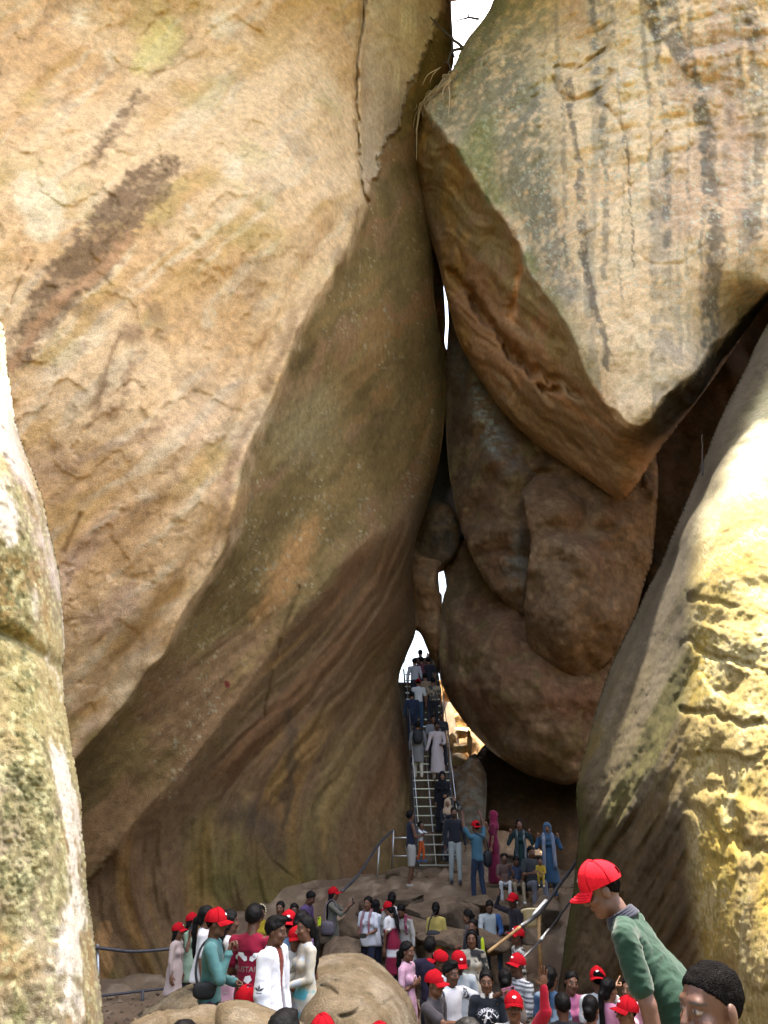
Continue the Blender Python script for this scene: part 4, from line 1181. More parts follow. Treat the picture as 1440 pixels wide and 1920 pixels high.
_HAIR = {}
def hair_proto(style, cell):
    """in the head frame; returns a mesh datablock shared by all who wear it"""
    key = (style, cell)
    if key in _HAIR: return _HAIR[key]
    f = Field((-0.14, -0.15, -0.62), (0.14, 0.24, 0.17), cell)
    fem = style not in ('short', 'crop', 'tuft')
    t = {'crop': 0.006, 'short': 0.014, 'tuft': 0.02}.get(style, 0.013)
    f.ell((0, 0.016, 0.034), (0.075 + t, 0.093 + t, 0.087 + t), 0)
    if style == 'tuft':
        f.ell((0.0, -0.02, 0.115), (0.066, 0.075, 0.032), 0.02)
    f.plane((0.0, -0.675, -0.738), 0.002) if fem else f.plane((0.0, -0.616, -0.787), -0.009)
    if not fem:
        f.ell((0, -0.11, 0.0), (0.12, 0.085, 0.062), 0.008, None, 'sub')
    else:
        f.ell((0, -0.115, -0.005), (0.068, 0.085, 0.096), 0.008, None, 'sub')
        for s in ((-1, 1) if style == 'long' else ()):
            f.cap((s * 0.070, -0.015, 0.03), (s * 0.076, 0.03, -0.06), 0.020, 0.022, 0.02)
        f.ell((0, 0.066, -0.045), (0.070, 0.050, 0.066), 0.02)
    if style == 'bun':
        f.ell((0, 0.125, -0.005), (0.046, 0.034, 0.042), 0.01)
    elif style == 'tail':
        P = [(0, 0.105, 0.0), (0, 0.145, -0.04), (0.01, 0.150, -0.18), (0.015, 0.14, -0.34), (0.01, 0.13, -0.48)]
        R = (0.030, 0.034, 0.036, 0.030, 0.014)
        for a, b, ra, rb in zip(P, P[1:], R, R[1:]): f.cap(a, b, ra, rb, 0.015)
    elif style == 'braid':
        P = [np.array((0, 0.10, -0.05))] + [np.array((0.010 * (-1) ** i, 0.125 + 0.01 * math.sin(i), -0.08 - 0.032 * i)) for i in range(15)]
        for i, (a, b) in enumerate(zip(P, P[1:])):
            f.ell(b, (0.027 - 0.0009 * i, 0.024 - 0.0009 * i, 0.024), 0.006)
    elif style == 'long':
        P = [(0, 0.06, -0.03), (0, 0.085, -0.14), (0, 0.115, -0.28), (0, 0.115, -0.44), (0, 0.11, -0.58)]
        R = (0.082, 0.088, 0.085, 0.075, 0.045)
        for a, b, ra, rb in zip(P, P[1:], R, R[1:]): f.cap(a, b, ra, rb, 0.02, ((0, 1, 0), 0.42))
    v, q = f.mesh()
    n = vnormals(v, q)
    v = v + n * (0.004 * fbm(v * np.array((70, 70, 9)), 2) + 0.007 * fbm(v * 22 + len(style), 2))[:, None]
    if style == 'crop': v = v - n * 0.003
    o = mesh_obj('hair', v, q, M_CROP if style == 'crop' else M_HAIR)
    me = o.data
    bpy.data.objects.remove(o)
    _HAIR[key] = me
    return me

_CAP = {}
def cap_meshes():
    if _CAP: return _CAP
    nt, npz = 11, 30
    vs = []
    for i in range(nt):
        a = (i / (nt - 1)) * math.radians(97)
        for j in range(npz):
            p = j / npz * 2 * math.pi
            fr = max(0, -math.sin(p))                      # front panel stands taller
            r = np.array((0.094, 0.110, 0.102 + 0.012 * fr))
            ridge = 1 - 0.022 * (abs(math.sin(3 * p)) < 0.11) * (i > 0) + 0.012 * math.sin(5 * p + i) * (i > 2)
            vs.append((r[0] * math.sin(a) * math.cos(p) * ridge, 0.010 + r[1] * math.sin(a) * math.sin(p) * ridge, 0.034 + r[2] * math.cos(a)))
    ii = np.arange(nt * npz).reshape(nt, npz)
    q = np.stack([ii[:-1], ii[1:], np.roll(ii[1:], -1, 1), np.roll(ii[:-1], -1, 1)], -1).reshape(-1, 4)
    keep = []
    for k, f in enumerate(q):
        c = np.mean([vs[x] for x in f], 0)
        # adjuster opening at the back
        keep.append(not (c[1] > 0.09 and abs(c[0]) < 0.034 and 0.036 < c[2] < 0.066))
    q = q[np.array(keep)]
    bt = lump((0, 0.01, 0.138), (0.009, 0.009, 0.006), 6, 0)
    v2, q2, t2 = join([(np.array(vs), q), bt])
    o = mesh_obj('cap', v2, q2, M_RED); _CAP['cap'] = o.data; bpy.data.objects.remove(o)
    # brim
    nu, nv = 17, 6
    top, bot = [], []
    for k in range(nv):
        w = k / (nv - 1)
        for j in range(nu):
            a = (j / (nu - 1) * 2 - 1) * 1.15
            rx, ry = 0.094, 0.110
            ext = 0.075 * w * math.cos(a * 0.95)
            x = rx * math.sin(a) * (1 + 0.06 * w); y = 0.010 - ry * math.cos(a) - ext
            z = 0.030 - 0.020 * w - 0.030 * (math.sin(a) ** 2) * (0.4 + 0.6 * w)
            top.append((x, y, z)); bot.append((x, y, z - 0.004))
    ii = np.arange(nu * nv).reshape(nv, nu)
    qt = np.stack([ii[:-1, :-1], ii[1:, :-1], ii[1:, 1:], ii[:-1, 1:]], -1).reshape(-1, 4)
    N = nu * nv
    ed = []
    for j in range(nu - 1): ed.append((ii[-1, j], ii[-1, j] + N, ii[-1, j + 1] + N, ii[-1, j + 1]))
    o = mesh_obj('brim', np.array(top + bot), np.concatenate([qt, qt[:, ::-1] + N, np.array(ed)]), M_RED); _CAP['brim'] = o.data; bpy.data.objects.remove(o)
    # stitched white emblem on the front panel
    em = []
    for j in range(14):
        p = j / 14 * 2 * math.pi
        em.append((0.020 * math.cos(p), 0.011 * math.sin(p)))
    V_ = []
    for rr in (0.0, 0.55, 1.0):
        for e in em:
            x, zz = e[0] * rr, 0.083 + e[1] * rr
            a = math.acos(min(1, (zz - 0.034) / 0.114)); sx = x / (0.094 * math.sin(a))
            V_.append((x, 0.010 - 0.1135 * math.sin(a) * math.sqrt(max(0, 1 - sx * sx)), zz))
    qq = [(i * 14 + j, i * 14 + (j + 1) % 14, (i + 1) * 14 + (j + 1) % 14, (i + 1) * 14 + j) for i in range(2) for j in range(14)]
    o = mesh_obj('emblem', np.array(V_), np.array(qq), M_WHITE); _CAP['emblem'] = o.data; bpy.data.objects.remove(o)
    sm = []
    for k in range(6):
        p = k * math.pi / 3 + math.pi / 6 + math.pi / 3
        pts = []
        for i in range(12):
            a = 0.04 + (i / 11) * math.radians(95)
            fr = max(0, -math.sin(p))
            pts.append((0.0945 * math.sin(a) * math.cos(p), 0.010 + 0.1105 * math.sin(a) * math.sin(p), 0.0345 + (0.102 + 0.012 * fr) * math.cos(a)))
        sm.append(tube(pts, 0.0022, 5))
    for w in (0.35, 0.6, 0.85):
        pts = []
        for j in range(15):
            a = (j / 14 * 2 - 1) * 1.05
            ext = 0.075 * w * math.cos(a * 0.95)
            pts.append((0.094 * math.sin(a) * (1 + 0.06 * w), 0.010 - 0.110 * math.cos(a) - ext, 0.0310 - 0.020 * w - 0.030 * (math.sin(a) ** 2) * (0.4 + 0.6 * w)))
        sm.append(tube(pts, 0.0014, 5))
    v2, q2, t2 = join(sm)
    o = mesh_obj('stitching', v2, [q2, t2], M_REDSEAM); _CAP['seam'] = o.data; bpy.data.objects.remove(o)
    return _CAP

def child(name, me, parent, M=None):
    o = bpy.data.objects.new(name, me)
    COL.objects.link(o)
    o.parent = parent
    if M is not None: o.matrix_basis = Matrix([list(map(float, r)) for r in M])
    return o

def frame4(R, t, s=1.0):
    M = np.eye(4); M[:3, :3] = R * s; M[:3, 3] = t
    return M

# ---- where people stand
def ground_h(x, y):
    return floor_z(x, y) + 0.0
_l0, _l1 = PT(824, 1624, 17.9), PT(789, 1255, 22.2)
LAD_Y0, LAD_Z0, LAD_SL = _l0[1], _l0[2], (_l1[2] - _l0[2]) / (_l1[1] - _l0[1])
def ladder_z(x, y):
    return LAD_Z0 + (np.asarray(y) - LAD_Y0) * LAD_SL

ARMS = {   # upper-arm and forearm directions for the left arm: (out, forward, up), then the hand
    'down': ((0.16, 0.02, -1), (0.06, 0.18, -1), 'relax'),
    'back': ((0.2, -0.3, -1), (-0.3, -0.1, -1), 'relax'),
    'hip': ((0.4, -0.05, -0.9), (-0.35, 0.35, -0.75), 'relax'),
    'phone': ((0.15, 0.25, -1), (-0.55, 0.85, 0.25), 'grip'),
    'low': ((0.12, 0.1, -1), (-0.45, 0.85, -0.25), 'grip'),
    'face': ((0.2, 0.45, -0.85), (-0.35, 0.25, 0.95), 'grip'),
    'ear': ((0.45, 0.3, -0.75), (-0.25, 0.05, 1.0), 'grip'),
    'chest': ((0.2, 0.1, -1), (-0.9, 0.45, 0.35), 'relax'),
    'photo': ((0.15, 0.75, -0.5), (-0.25, 0.75, 0.75), 'grip'),
    'cap': ((0.75, 0.5, 0.25), (-0.55, 0.0, 0.85), 'relax'),
    'up': ((0.35, 0.35, 0.8), (-0.15, 0.25, 1), 'grip'),
    'wave': ((0.30, 0.60, 0.0), (0.10, 0.20, 1), 'open'),
    'point': ((0.4, 0.8, -0.1), (0.1, 0.75, 0.7), 'point'),
    'fwd': ((0.2, 0.85, -0.4), (0.0, 0.95, 0.15), 'grip'),
    'selfie': ((0.35, 0.8, -0.2), (0.35, 0.8, 0.35), 'grip'),
    'lap': ((0.15, 0.35, -1), (-0.35, 0.9, -0.2), 'relax'),
    'hold': ((0.2, 0.2, -1), (-0.55, 0.8, 0.2), 'relax'),
}
SKINS = [(0.135, 0.062, 0.034), (0.095, 0.042, 0.023), (0.18, 0.09, 0.052), (0.062, 0.027, 0.016), (0.22, 0.115, 0.07)]
N_PEOPLE = 0
PEOPLE = []

def wrinkle(v, q, amp, sc=9.0):
    n = vnormals(v, q)
    w_ = v + 0.05 * np.stack([vnoise(v * 5), vnoise(v * 5 + 7), vnoise(v * 5 + 13)], -1) + 3.7 * N_PEOPLE
    d = fbm(w_ * np.array((sc, sc, sc * 0.7)), 3) + 1.1 * ridged(w_ * np.array((sc * .55, sc * .55, sc * .9)) + 3, 2)
    return v + n * (amp * d)[:, None]

def person(label, px, py, H=1.62, face=0.0, D=None, dh=10.0, sex='m', skin=0, lean=0.0, side_=0.0, yaw=0.0, nod=0.0, tilt=0.0, pose='stand',
           la='down', ra='down', top=((0.5, 0.5, 0.5),), sleeve=0.5, hem=0.92, flare=0.0, bottom='trousers', bcol=(0.03, 0.03, 0.04),
           hair='short', hat=None, cell=None, beard=0, mous=0, floor=ground_h, shoes=None, collar=None, fat=1.0, seat=0.38, group='visitors in the cave mouth',
           hijab=None, extra=None, base=None, jacket=None, feet=None, hw=1.0):
    """a standing or seated visitor whose head top is seen at (px,py)"""
    global N_PEOPLE
    N_PEOPLE += 1
    s = H / 1.70
    hs = s ** 0.45
    fem = sex == 'f'
    sk = np.asarray(SKINS[skin] if isinstance(skin, int) else skin, float)
    sw = (0.165 if fem else 0.190) * s * hw
    # --- skeleton, facing -Y, feet at z=0
    ph = {'stand': 0.93 * s, 'sit': (seat + 0.10)}[pose]
    P0 = np.array((0, 0, ph))
    a = math.radians(lean)
    u = np.array((math.sin(math.radians(side_)), -math.sin(a), math.cos(a) * math.cos(math.radians(side_))))
    u /= np.linalg.norm(u)
    fw = np.cross(u, np.array((1.0, 0, 0))); fw = -fw / np.linalg.norm(fw)     # chest direction
    if fw[1] > 0: fw = -fw
    nb = P0 + u * 0.50 * s
    sh = {1: P0 + u * 0.445 * s + np.array((sw, 0, 0)), -1: P0 + u * 0.445 * s - np.array((sw, 0, 0))}
    Rb = rotx(a) @ np.eye(3)
    Rh = rotz(math.radians(yaw)) @ rotx(math.radians(nod + lean * 0.25)) @ roty(math.radians(tilt))
    hc = nb + (0.6 * u + 0.4 * (Rh @ np.array((0, 0, 1.0)))) * (0.115 * s + 0.045) + (Rh @ np.array((0, -0.020, 0)))
    headtop = hc + Rh @ np.array((0, 0, 0.148 if hat else 0.132)) * hs
    EL, WR, HD = {}, {}, {}
    for k, nm in ((1, la), (-1, ra)):
        ud, fd, hk = ARMS[nm] if isinstance(nm, str) else nm
        def dirv(d):
            w = np.array((k * d[0], 0, 0)) + (-np.array((0, 1.0, 0))) * d[1] + np.array((0, 0, 1.0)) * d[2]
            w = rotx(a * 0.6) @ w
            return w / np.linalg.norm(w)
        EL[k] = sh[k] + dirv(ud) * 0.285 * s
        WR[k] = EL[k] + dirv(fd) * 0.245 * s
        HD[k] = (dirv(fd), hk)
    hip = {k: P0 + np.array((k * 0.085 * s, 0, -0.02)) for k in (1, -1)}
    if pose == 'stand':
        stp = 0.06 if feet is None else feet
        KN = {k: np.array((k * 0.095 * s, -0.02 - k * stp * 0.5, 0.49 * s)) for k in (1, -1)}
        AN = {k: np.array((k * 0.10 * s, 0.02 - k * stp, 0.085 * s)) for k in (1, -1)}
    else:
        KN = {k: np.array((k * 0.13 * s, -0.40 * s, seat + 0.12)) for k in (1, -1)}
        AN = {k: np.array((k * 0.12 * s, -0.44 * s - 0.05 * k, 0.085 * s)) for k in (1, -1)}
    # --- place
    h = math.radians(face)
    Rz = rotz(h)
    off = Rz @ headtop
    if base is not None:
        loc = np.array(base, float)
    else:
        def place(d):
            p = PT(px, py, d)
            return p - off
        if D is None:
            ds = np.arange(2.4, 26, 0.02)
            pts = PT(px, py, ds) - off
            e = pts[:, 2] - floor(pts[:, 0], pts[:, 1])
            cr = np.nonzero(np.sign(e[:-1]) != np.sign(e[1:]))[0]
            D_ = ds[cr[np.argmin(np.abs(ds[cr] - dh))]] if len(cr) else dh
            if not len(cr): print('no footing', label)
        else:
            D_ = D
        loc = place(D_)
    dist = max(loc[1], 1.5)
    pxm = dist / 768.0                       # metres per render pixel
    gcell = cell or float(np.clip(1.55 * pxm, 0.010, 0.030))
    bcell = float(np.clip(gcell * 1.5, 0.013, 0.034))
    hcell = 0.0045 if dist < 6 else 0.0075 if dist < 9 else 0.0105 if dist < 14 else 0.014
    handcell = 0.0055 if dist < 9.5 else 0.008 if dist < 15 else 0.012
    # --- body (skin)
    lo = np.array((-0.5, -0.75, -0.03)); hi = np.array((0.5, 0.45, headtop[2] + 0.05))
    allp = np.array([*EL.values(), *WR.values(), *KN.values(), *AN.values(), nb, P0])
    lo = np.minimum(allp.min(0) - 0.17, (-0.25, -0.25, -0.03)); hi = np.maximum(allp.max(0) + 0.17, (0.25, 0.2, 0))
    f = Field(lo, hi, bcell)
    sq = (fw, 0.66)
    f.cap(P0 + u * 0.02, P0 + u * 0.14 * s, 0.105 * s, 0.100 * s, 0.02, sq)
    f.cap(P0 + u * 0.14 * s, P0 + u * 0.36 * s, 0.102 * s, 0.122 * s * (0.93 if fem else 1), 0.03, sq)
    f.cap(sh[-1] * 0.88 + sh[1] * 0.12, sh[1] * 0.88 + sh[-1] * 0.12, 0.055 * s, 0.055 * s, 0.04)
    f.cap(nb - u * 0.06 * s, hc - (Rh @ np.array((0, -0.028, 0.085))) * hs, 0.058 * s, 0.049 * hs, 0.03)
    w = 0.90 if fem else 1.0
    for k in (1, -1):
        f.cap(sh[k], EL[k], 0.049 * s * w, 0.040 * s * w, 0.02)
        f.cap(EL[k], EL[k] * 0.55 + WR[k] * 0.45, 0.040 * s * w, 0.039 * s * w, 0.01)
        f.cap(EL[k] * 0.55 + WR[k] * 0.45, WR[k], 0.039 * s * w, 0.027 * s * w, 0.01)
        f.cap(hip[k] - np.array((k * 0.012, 0, 0.05)), KN[k], 0.068 * s, 0.050 * s, 0.02)
        f.cap(KN[k], KN[k] * 0.6 + AN[k] * 0.4, 0.053 * s, 0.054 * s, 0.01)
        f.cap(KN[k] * 0.6 + AN[k] * 0.4, AN[k], 0.054 * s, 0.036 * s, 0.01)
        ft = AN[k] + np.array((0, -0.15 * s, -0.05 * s))
        f.cap(AN[k] + np.array((0, 0.02, -0.052 * s)), ft - np.array((0, 0, 0.008)), 0.036 * s, 0.030 * s, 0.02, ((0, 0, 1), 0.9))
    bv, bq = f.mesh()
    bc = np.tile(sk, (len(bv), 1))
    parts = [(bv, bq)]; cols = [bc]
    hv, hq = head_proto(hcell)
    hcol = face_color(hv, sk, beard, mous)
    parts.append((hv * hs @ Rh.T + hc, hq)); cols.append(hcol)
    for k in (1, -1):
        d, hk = HD[k]
        pv, pq = hand_proto(hk, handcell)
        z = -d
        hint = np.array((0, -1.0, 0.0)) if abs(d[2]) > 0.75 and d[2] < 0 else np.array((-k * 0.4, -0.2, 1.0)) if abs(d[2]) < 0.75 else np.array((-k * 0.8, -0.3, 0.0))
        y = hint - z * (hint @ z); y = -y / np.linalg.norm(y)
        x = np.cross(y, z)
        Rm = np.stack([x, y, z], 1)
        vv = pv.copy()
        qq = pq
        if k == -1:
            vv[:, 0] *= -1; qq = pq[:, ::-1]
            if (np.array((1.0, 0, 0)) @ x) < 0 and abs(d[2]) > 0.75 and d[2] < 0: pass
        parts.append(((vv * (s ** 0.7)) @ Rm.T + WR[k], qq)); cols.append(np.tile(sk * 1.05, (len(vv), 1)))
    V_, Q_, T_ = join(parts)
    o = mesh_obj('person', V_, Q_, M_SKIN, None, np.concatenate(cols))
    o.location = [float(c) for c in loc]
    o.rotation_euler = (0, 0, h)
    tag(o, label, 'person', group)
    info = dict(obj=o, hc=hc, Rh=Rh, WR=WR, EL=EL, HD=HD, sh=sh, u=u, fw=fw, s=s, P0=P0, nb=nb, loc=loc, Rz=Rz, hs=hs, KN=KN, AN=AN, gcell=gcell)
    PEOPLE.append(info)

    def colour(spec, v):
        return 0.74 * (spec(v) if callable(spec) else np.tile(np.asarray(spec, float), (len(v), 1)))
    # --- lower garment
    if bottom:
        kind = bottom
        f = Field(np.minimum(np.minimum(np.min([*KN.values(), *AN.values()], 0) - 0.22, P0 - 0.22), (-0.3 * s, -0.3, -0.02)), np.maximum(np.max([*KN.values(), *AN.values()], 0) + 0.2, P0 + 0.24), min(gcell * (1.6 if dist < 14 else 1.1), 0.03))
        if kind in ('trousers', 'shorts', 'capri', 'loose'):
            lo_ = {'trousers': 0.0, 'loose': 0.015, 'shorts': 0.02, 'capri': 0.012}[kind]
            f.cap(P0 + u * 0.10 * s, P0 - np.array((0, 0, 0.03)), 0.112 * s * fat, 0.134 * s, 0.03, ((0, 1, 0), 0.74))
            for k in (1, -1):
                f.cap(hip[k] - np.array((k * 0.010, 0, 0.03)), KN[k], (0.084 + lo_) * s, (0.062 + lo_) * s, 0.02)
                end = AN[k] if kind in ('trousers', 'loose') else KN[k] * (0.7 if kind == 'capri' else 0.88) + AN[k] * (0.3 if kind == 'capri' else 0.12)
                f.cap(KN[k], end, (0.062 + lo_) * s, (0.050 + lo_) * s, 0.015)
            if pose == 'stand':
                f.plane((0, 0, -1), -(0.05 * s if kind in ('trousers', 'loose') else 0.46 * s if kind == 'shorts' else 0.36 * s))
        else:                                         # skirts, saris, gowns
            wd = {'skirt': 0.22, 'gown': 0.25, 'sari': 0.21}[kind]
            ft = np.array((0, -0.01, 0.06))
            if pose == 'stand':
                f.cap(P0 + u * 0.12 * s, P0 - np.array((0, 0, 0.1)), 0.13 * s, 0.16 * s, 0.03, ((0, 1, 0), 0.76))
                f.cap(P0 - np.array((0, 0, 0.1)), ft, 0.16 * s, wd * s, 0.03, ((0, 1, 0), 0.8))
                f.plane((0, 0, -1), -0.03)
            else:
                f.cap(P0 + u * 0.1 * s, P0, 0.13 * s, 0.16 * s, 0.03)
                for k in (1, -1):
                    f.cap(hip[k], KN[k], 0.11 * s, 0.10 * s, 0.05); f.cap(KN[k], AN[k], 0.10 * s, 0.10 * s, 0.05)
        v, q = f.mesh()
        v = wrinkle(v, q, 0.008 if kind in ('trousers', 'loose', 'shorts', 'capri') else 0.011, 10 if kind != 'gown' else 6)
        mesh_obj('trousers' if kind in ('trousers', 'loose') else 'shorts' if kind in ('shorts', 'capri') else 'skirt', v, q, M_CLOTH, o, colour(bcol, v))
    # --- upper garment
    def upper(name, col, slv, hemf, extra_r=0.0, flare=0.0, open_front=False, neck=0.066, sleeve_col=None):
        hz = hemf * s                                  # hem height above the ground (standing), else along the spine
        pts = [P0 - 0.25, P0 + 0.25, sh[1], sh[-1], nb]
        if slv > 0: pts += [EL[1], EL[-1]]
        if slv > 0.6: pts += [WR[1], WR[-1]]
        pts = np.array(pts)
        lo, hi = pts.min(0) - 0.15, pts.max(0) + 0.15
        if pose == 'stand': lo[2] = min(lo[2], hz - 0.05); 
        if flare: lo[:2] -= flare; hi[:2] += flare
        f = Field(lo, hi, gcell)
        e = extra_r
        f.cap(P0 - u * 0.05, P0 + u * 0.15 * s, (0.156 + e) * s * fat, (0.128 + e) * s * fat, 0.02, (fw, 0.74))
        f.cap(P0 + u * 0.15 * s, P0 + u * 0.36 * s, (0.128 + e) * s * fat, (0.146 + e) * s * (0.93 if fem else 1.02), 0.04, sq)
        for k in (1, -1): f.cap(nb - u * 0.035 * s, sh[k] * 0.94 + sh[-k] * 0.06 - u * 0.004 * s, (0.064 + e * .6) * s, (0.055 + e * .6) * s, 0.03)
        f.cap(nb - u * 0.07 * s, nb - u * 0.02 * s, 0.085 * s, 0.062 * s, 0.04)
        if fem:
            for k in (1, -1):
                f.ell(P0 + u * 0.30 * s + fw * 0.085 * s + np.array((k * 0.068 * s, 0, 0)), (0.062 * s, 0.058 * s, 0.062 * s), 0.04)
        if hemf < 0.86 and pose == 'stand':
            bt = np.array((0, 0, hz))
            f.cap(P0 + u * 0.06 * s, P0 - u * 0.06 * s, (0.150 + e) * s, (0.172 + e) * s, 0.04, ((0, 1, 0), 0.82)); f.cap(P0 - u * 0.06 * s, bt, (0.172 + e) * s, (0.180 + flare) * s, 0.04, ((0, 1, 0), 0.82))
        for k in (1, -1):
            if slv <= 0: continue
            t = min(slv / 0.5, 1.0) if slv <= 0.5 else 1.0
            end = sh[k] + (EL[k] - sh[k]) * (0.72 if slv <= 0.5 else 1.0)
            f.cap(sh[k], end, (0.059 + e * .7) * s * w, (0.056 + e) * s * w, 0.025)
            if slv > 0.5:
                we = EL[k] + (WR[k] - EL[k]) * (0.96 if slv >= 0.9 else 0.45)
                f.cap(EL[k], we, (0.050 + e) * s * w, (0.038 + e) * s * w, 0.012)
        if pose == 'stand' and hemf < 0.86:
            f.plane((0, 0, -1), -hz)
        elif pose == 'stand':
            c0 = P0 + u * (hemf - 0.93) * s
            # only below the hem on the trunk: sleeves hang outside of this slab
            X, Y, Z = np.meshgrid(*f.ax, indexing='ij')
            dd = -((X - c0[0]) * u[0] + (Y - c0[1]) * u[1] + (Z - c0[2]) * u[2])
            trunk = (np.abs(X) < 0.185 * s * fat) if slv > 0.5 else np.ones(X.shape, bool)
            f.F = np.where(trunk, np.maximum(f.F, dd), f.F).astype(np.float32)
        f.ell(nb + u * 0.045 * s + fw * 0.03 * s, (neck * s, neck * s * 1.05, 0.052 * s), 0.004, None, 'sub')
        if slv <= 0:
            for k in (1, -1): f.ell(sh[k] + np.array((k * 0.055 * s, 0, -0.02)), (0.06 * s, 0.09 * s, 0.10 * s), 0.01, None, 'sub')
        if open_front:
            X, Y, Z = np.meshgrid(*f.ax, indexing='ij')
            pr = (X - P0[0]) * fw[0] + (Y - P0[1]) * fw[1] + (Z - P0[2]) * fw[2]
            al = (Z - P0[2])
            slit = np.maximum(np.abs(X) - (0.035 + 0.03 * sstep(0.2, 0.45, al)) * s, -(pr - 0.02))
            f.F = np.maximum(f.F, -slit).astype(np.float32)
        v, q = f.mesh()
        v = wrinkle(v, q, 0.0085 if dist > 6 else 0.0075, 9)
        if dist < 6: v = wrinkle(v, q, 0.0045, 22)
        return mesh_obj(name, v, q, M_CLOTH, o, colour(col, v))
    nm = 'kurta' if hemf_is_long(hem) else 'shirt'
    if top: info['shirt'] = upper(nm, top[0], sleeve, hem, 0.0, flare)
    if jacket: info['jacket'] = upper('jacket', jacket, 1.0, 0.80, 0.022, 0.03, True, 0.085)
    if collar is not None:
        R_ = 0.074 * s
        cp = []
        for lift, rr, th in ((-0.004, 1.12, 0.011), (0.008, 1.06, 0.011), (0.020, 1.0, 0.010), (0.031, 0.96, 0.009)):
            cp.append(tube([nb + u * lift * s - fw * 0.004 + R_ * rr * (math.cos(b_) * np.array((1.0, 0, 0)) - math.sin(b_) * fw) for b_ in np.linspace(-1.25, math.pi + 1.25, 26)], th * s, 8))
        v, q, t = join(cp)
        mesh_obj('collar', v, [q, t], M_CLOTH, o, np.tile(np.asarray(collar, float), (len(v), 1)))
    # --- hair, hat, veil
    Mh = frame4(Rh * hs, hc)
    if hat and hair in ('short', 'tuft'): hair = 'crop'
    if hair: child('hair', hair_proto(hair, 0.007 if dist < 4.5 else 0.010 if dist < 9 else 0.014), o, Mh)
    if hat:
        cm = cap_meshes()
        Rc = Rh @ (rotz(math.pi) if hat == 'back' else np.eye(3)) @ rotx(math.radians(-5 + 7 * math.sin(N_PEOPLE * 2.3))) @ rotz(math.radians(9 * math.sin(N_PEOPLE * 1.7)))
        c = child('cap', cm['cap'], o, frame4(Rc * hs * 1.045, hc)); child('brim', cm['brim'], c)
        if dist < 15: child('emblem', cm['emblem'], c)
        if dist < 9.5: child('stitching', cm['seam'], c)
    if hijab is not None:
        f = Field(hc - 0.36, hc + 0.25, gcell)
        f.ell(hc + Rh @ np.array((0, 0.012, 0.012)), (0.105 * hs, 0.122 * hs, 0.135 * hs), 0)
        f.cap(hc + np.array((0, 0.02, -0.08)), nb - u * 0.06, 0.10 * hs, 0.17 * s, 0.05, ((0, 1, 0), 0.75))
        f.ell(hc + Rh @ np.array((0, -0.13, -0.015)), (0.058 * hs, 0.10 * hs, 0.085 * hs), 0.012, None, 'sub')
        v, q = f.mesh(); v = wrinkle(v, q, 0.006, 12)
        mesh_obj('headscarf', v, q, M_CLOTH, o, np.tile(np.asarray(hijab, float), (len(v), 1)))
    if shoes is not None:
        for k in (1, -1):
            f = Field(AN[k] + (-0.08, -0.26, -0.10), AN[k] + (0.08, 0.12, 0.06), max(0.010, gcell * 0.7))
            f.cap(AN[k] + np.array((0, 0.03, -0.045 * s)), AN[k] + np.array((0, -0.16 * s, -0.052 * s)), 0.046 * s, 0.040 * s, 0.02)
            f.plane((0, 0, -1), -(AN[k][2] - 0.083 * s))
            v, q = f.mesh()
            mesh_obj('shoe', v, q, M_CLOTH, o, np.tile(np.asarray(shoes, float), (len(v), 1)))
    return info

def hemf_is_long(h): return h < 0.8

def wpos(info, p):
    """a point of a person's own frame in the world"""
    return info['Rz'] @ np.asarray(p, float) + info['loc']

def hand_pos(info, k, ext=0.09):
    return wpos(info, info['WR'][k] + info['HD'][k][0] * ext)

# ---- prints that lie on cloth
from mathutils.bvhtree import BVHTree
def flat_text(txt, size, arc=0.0):
    cu = bpy.data.curves.new('t', 'FONT')
    cu.body = txt; cu.size = size; cu.align_x = 'CENTER'; cu.align_y = 'CENTER'; cu.resolution_u = 2
    ob = bpy.data.objects.new('t', cu); COL.objects.link(ob)
    dg = bpy.context.evaluated_depsgraph_get()
    me = bpy.data.meshes.new_from_object(ob.evaluated_get(dg))
    v = np.array([x.co[:2] for x in me.vertices]); t = []
    me.calc_loop_triangles()
    t = np.array([x.vertices[:] for x in me.loop_triangles])
    bpy.data.objects.remove(ob); bpy.data.curves.remove(cu); bpy.data.meshes.remove(me)
    if arc:
        a = v[:, 0] / arc; r = arc + v[:, 1]
        v = np.stack([r * np.sin(a), r * np.cos(a) - arc], -1)
    return v, t

def flat_poly(pts):
    p = np.array(pts, float); c = p.mean(0)
    n = len(p)
    return np.concatenate([p, c[None]]), np.array([(i, (i + 1) % n, n) for i in range(n)])

def print_on(info, target, name, shapes, side, centre, mat, lift=0.004):
    """project flat shapes along the person's own axes onto a garment"""
    me = target.data
    v = np.empty(len(me.vertices) * 3, np.float32); me.vertices.foreach_get('co', v); v = v.reshape(-1, 3)
    bvh = BVHTree.FromPolygons([tuple(map(float, x)) for x in v], [tuple(p.vertices) for p in me.polygons])
    U, N = {'front': ((1, 0, 0), (0, 1, 0)), 'back': ((-1, 0, 0), (0, -1, 0)), 'right': ((0, -1, 0), (1, 0, 0)), 'left': ((0, 1, 0), (-1, 0, 0))}[side]
    U, N = np.array(U, float), np.array(N, float)
    vs, ts, n = [], [], 0
    for fv, ft in shapes:
        for x, y in fv:
            o = np.asarray(centre, float) + U * x + np.array((0, 0, y)) - N * 0.6
            h = bvh.ray_cast(Vector(o), Vector(N))
            p = np.array(h[0]) if h[0] is not None else np.asarray(centre, float) + U * x + np.array((0, 0, y))
            vs.append(p - N * lift)
        ts.append(ft + n); n += len(fv)
    return mesh_obj(name, np.array(vs), np.concatenate(ts), mat, info['obj'], smooth=False)
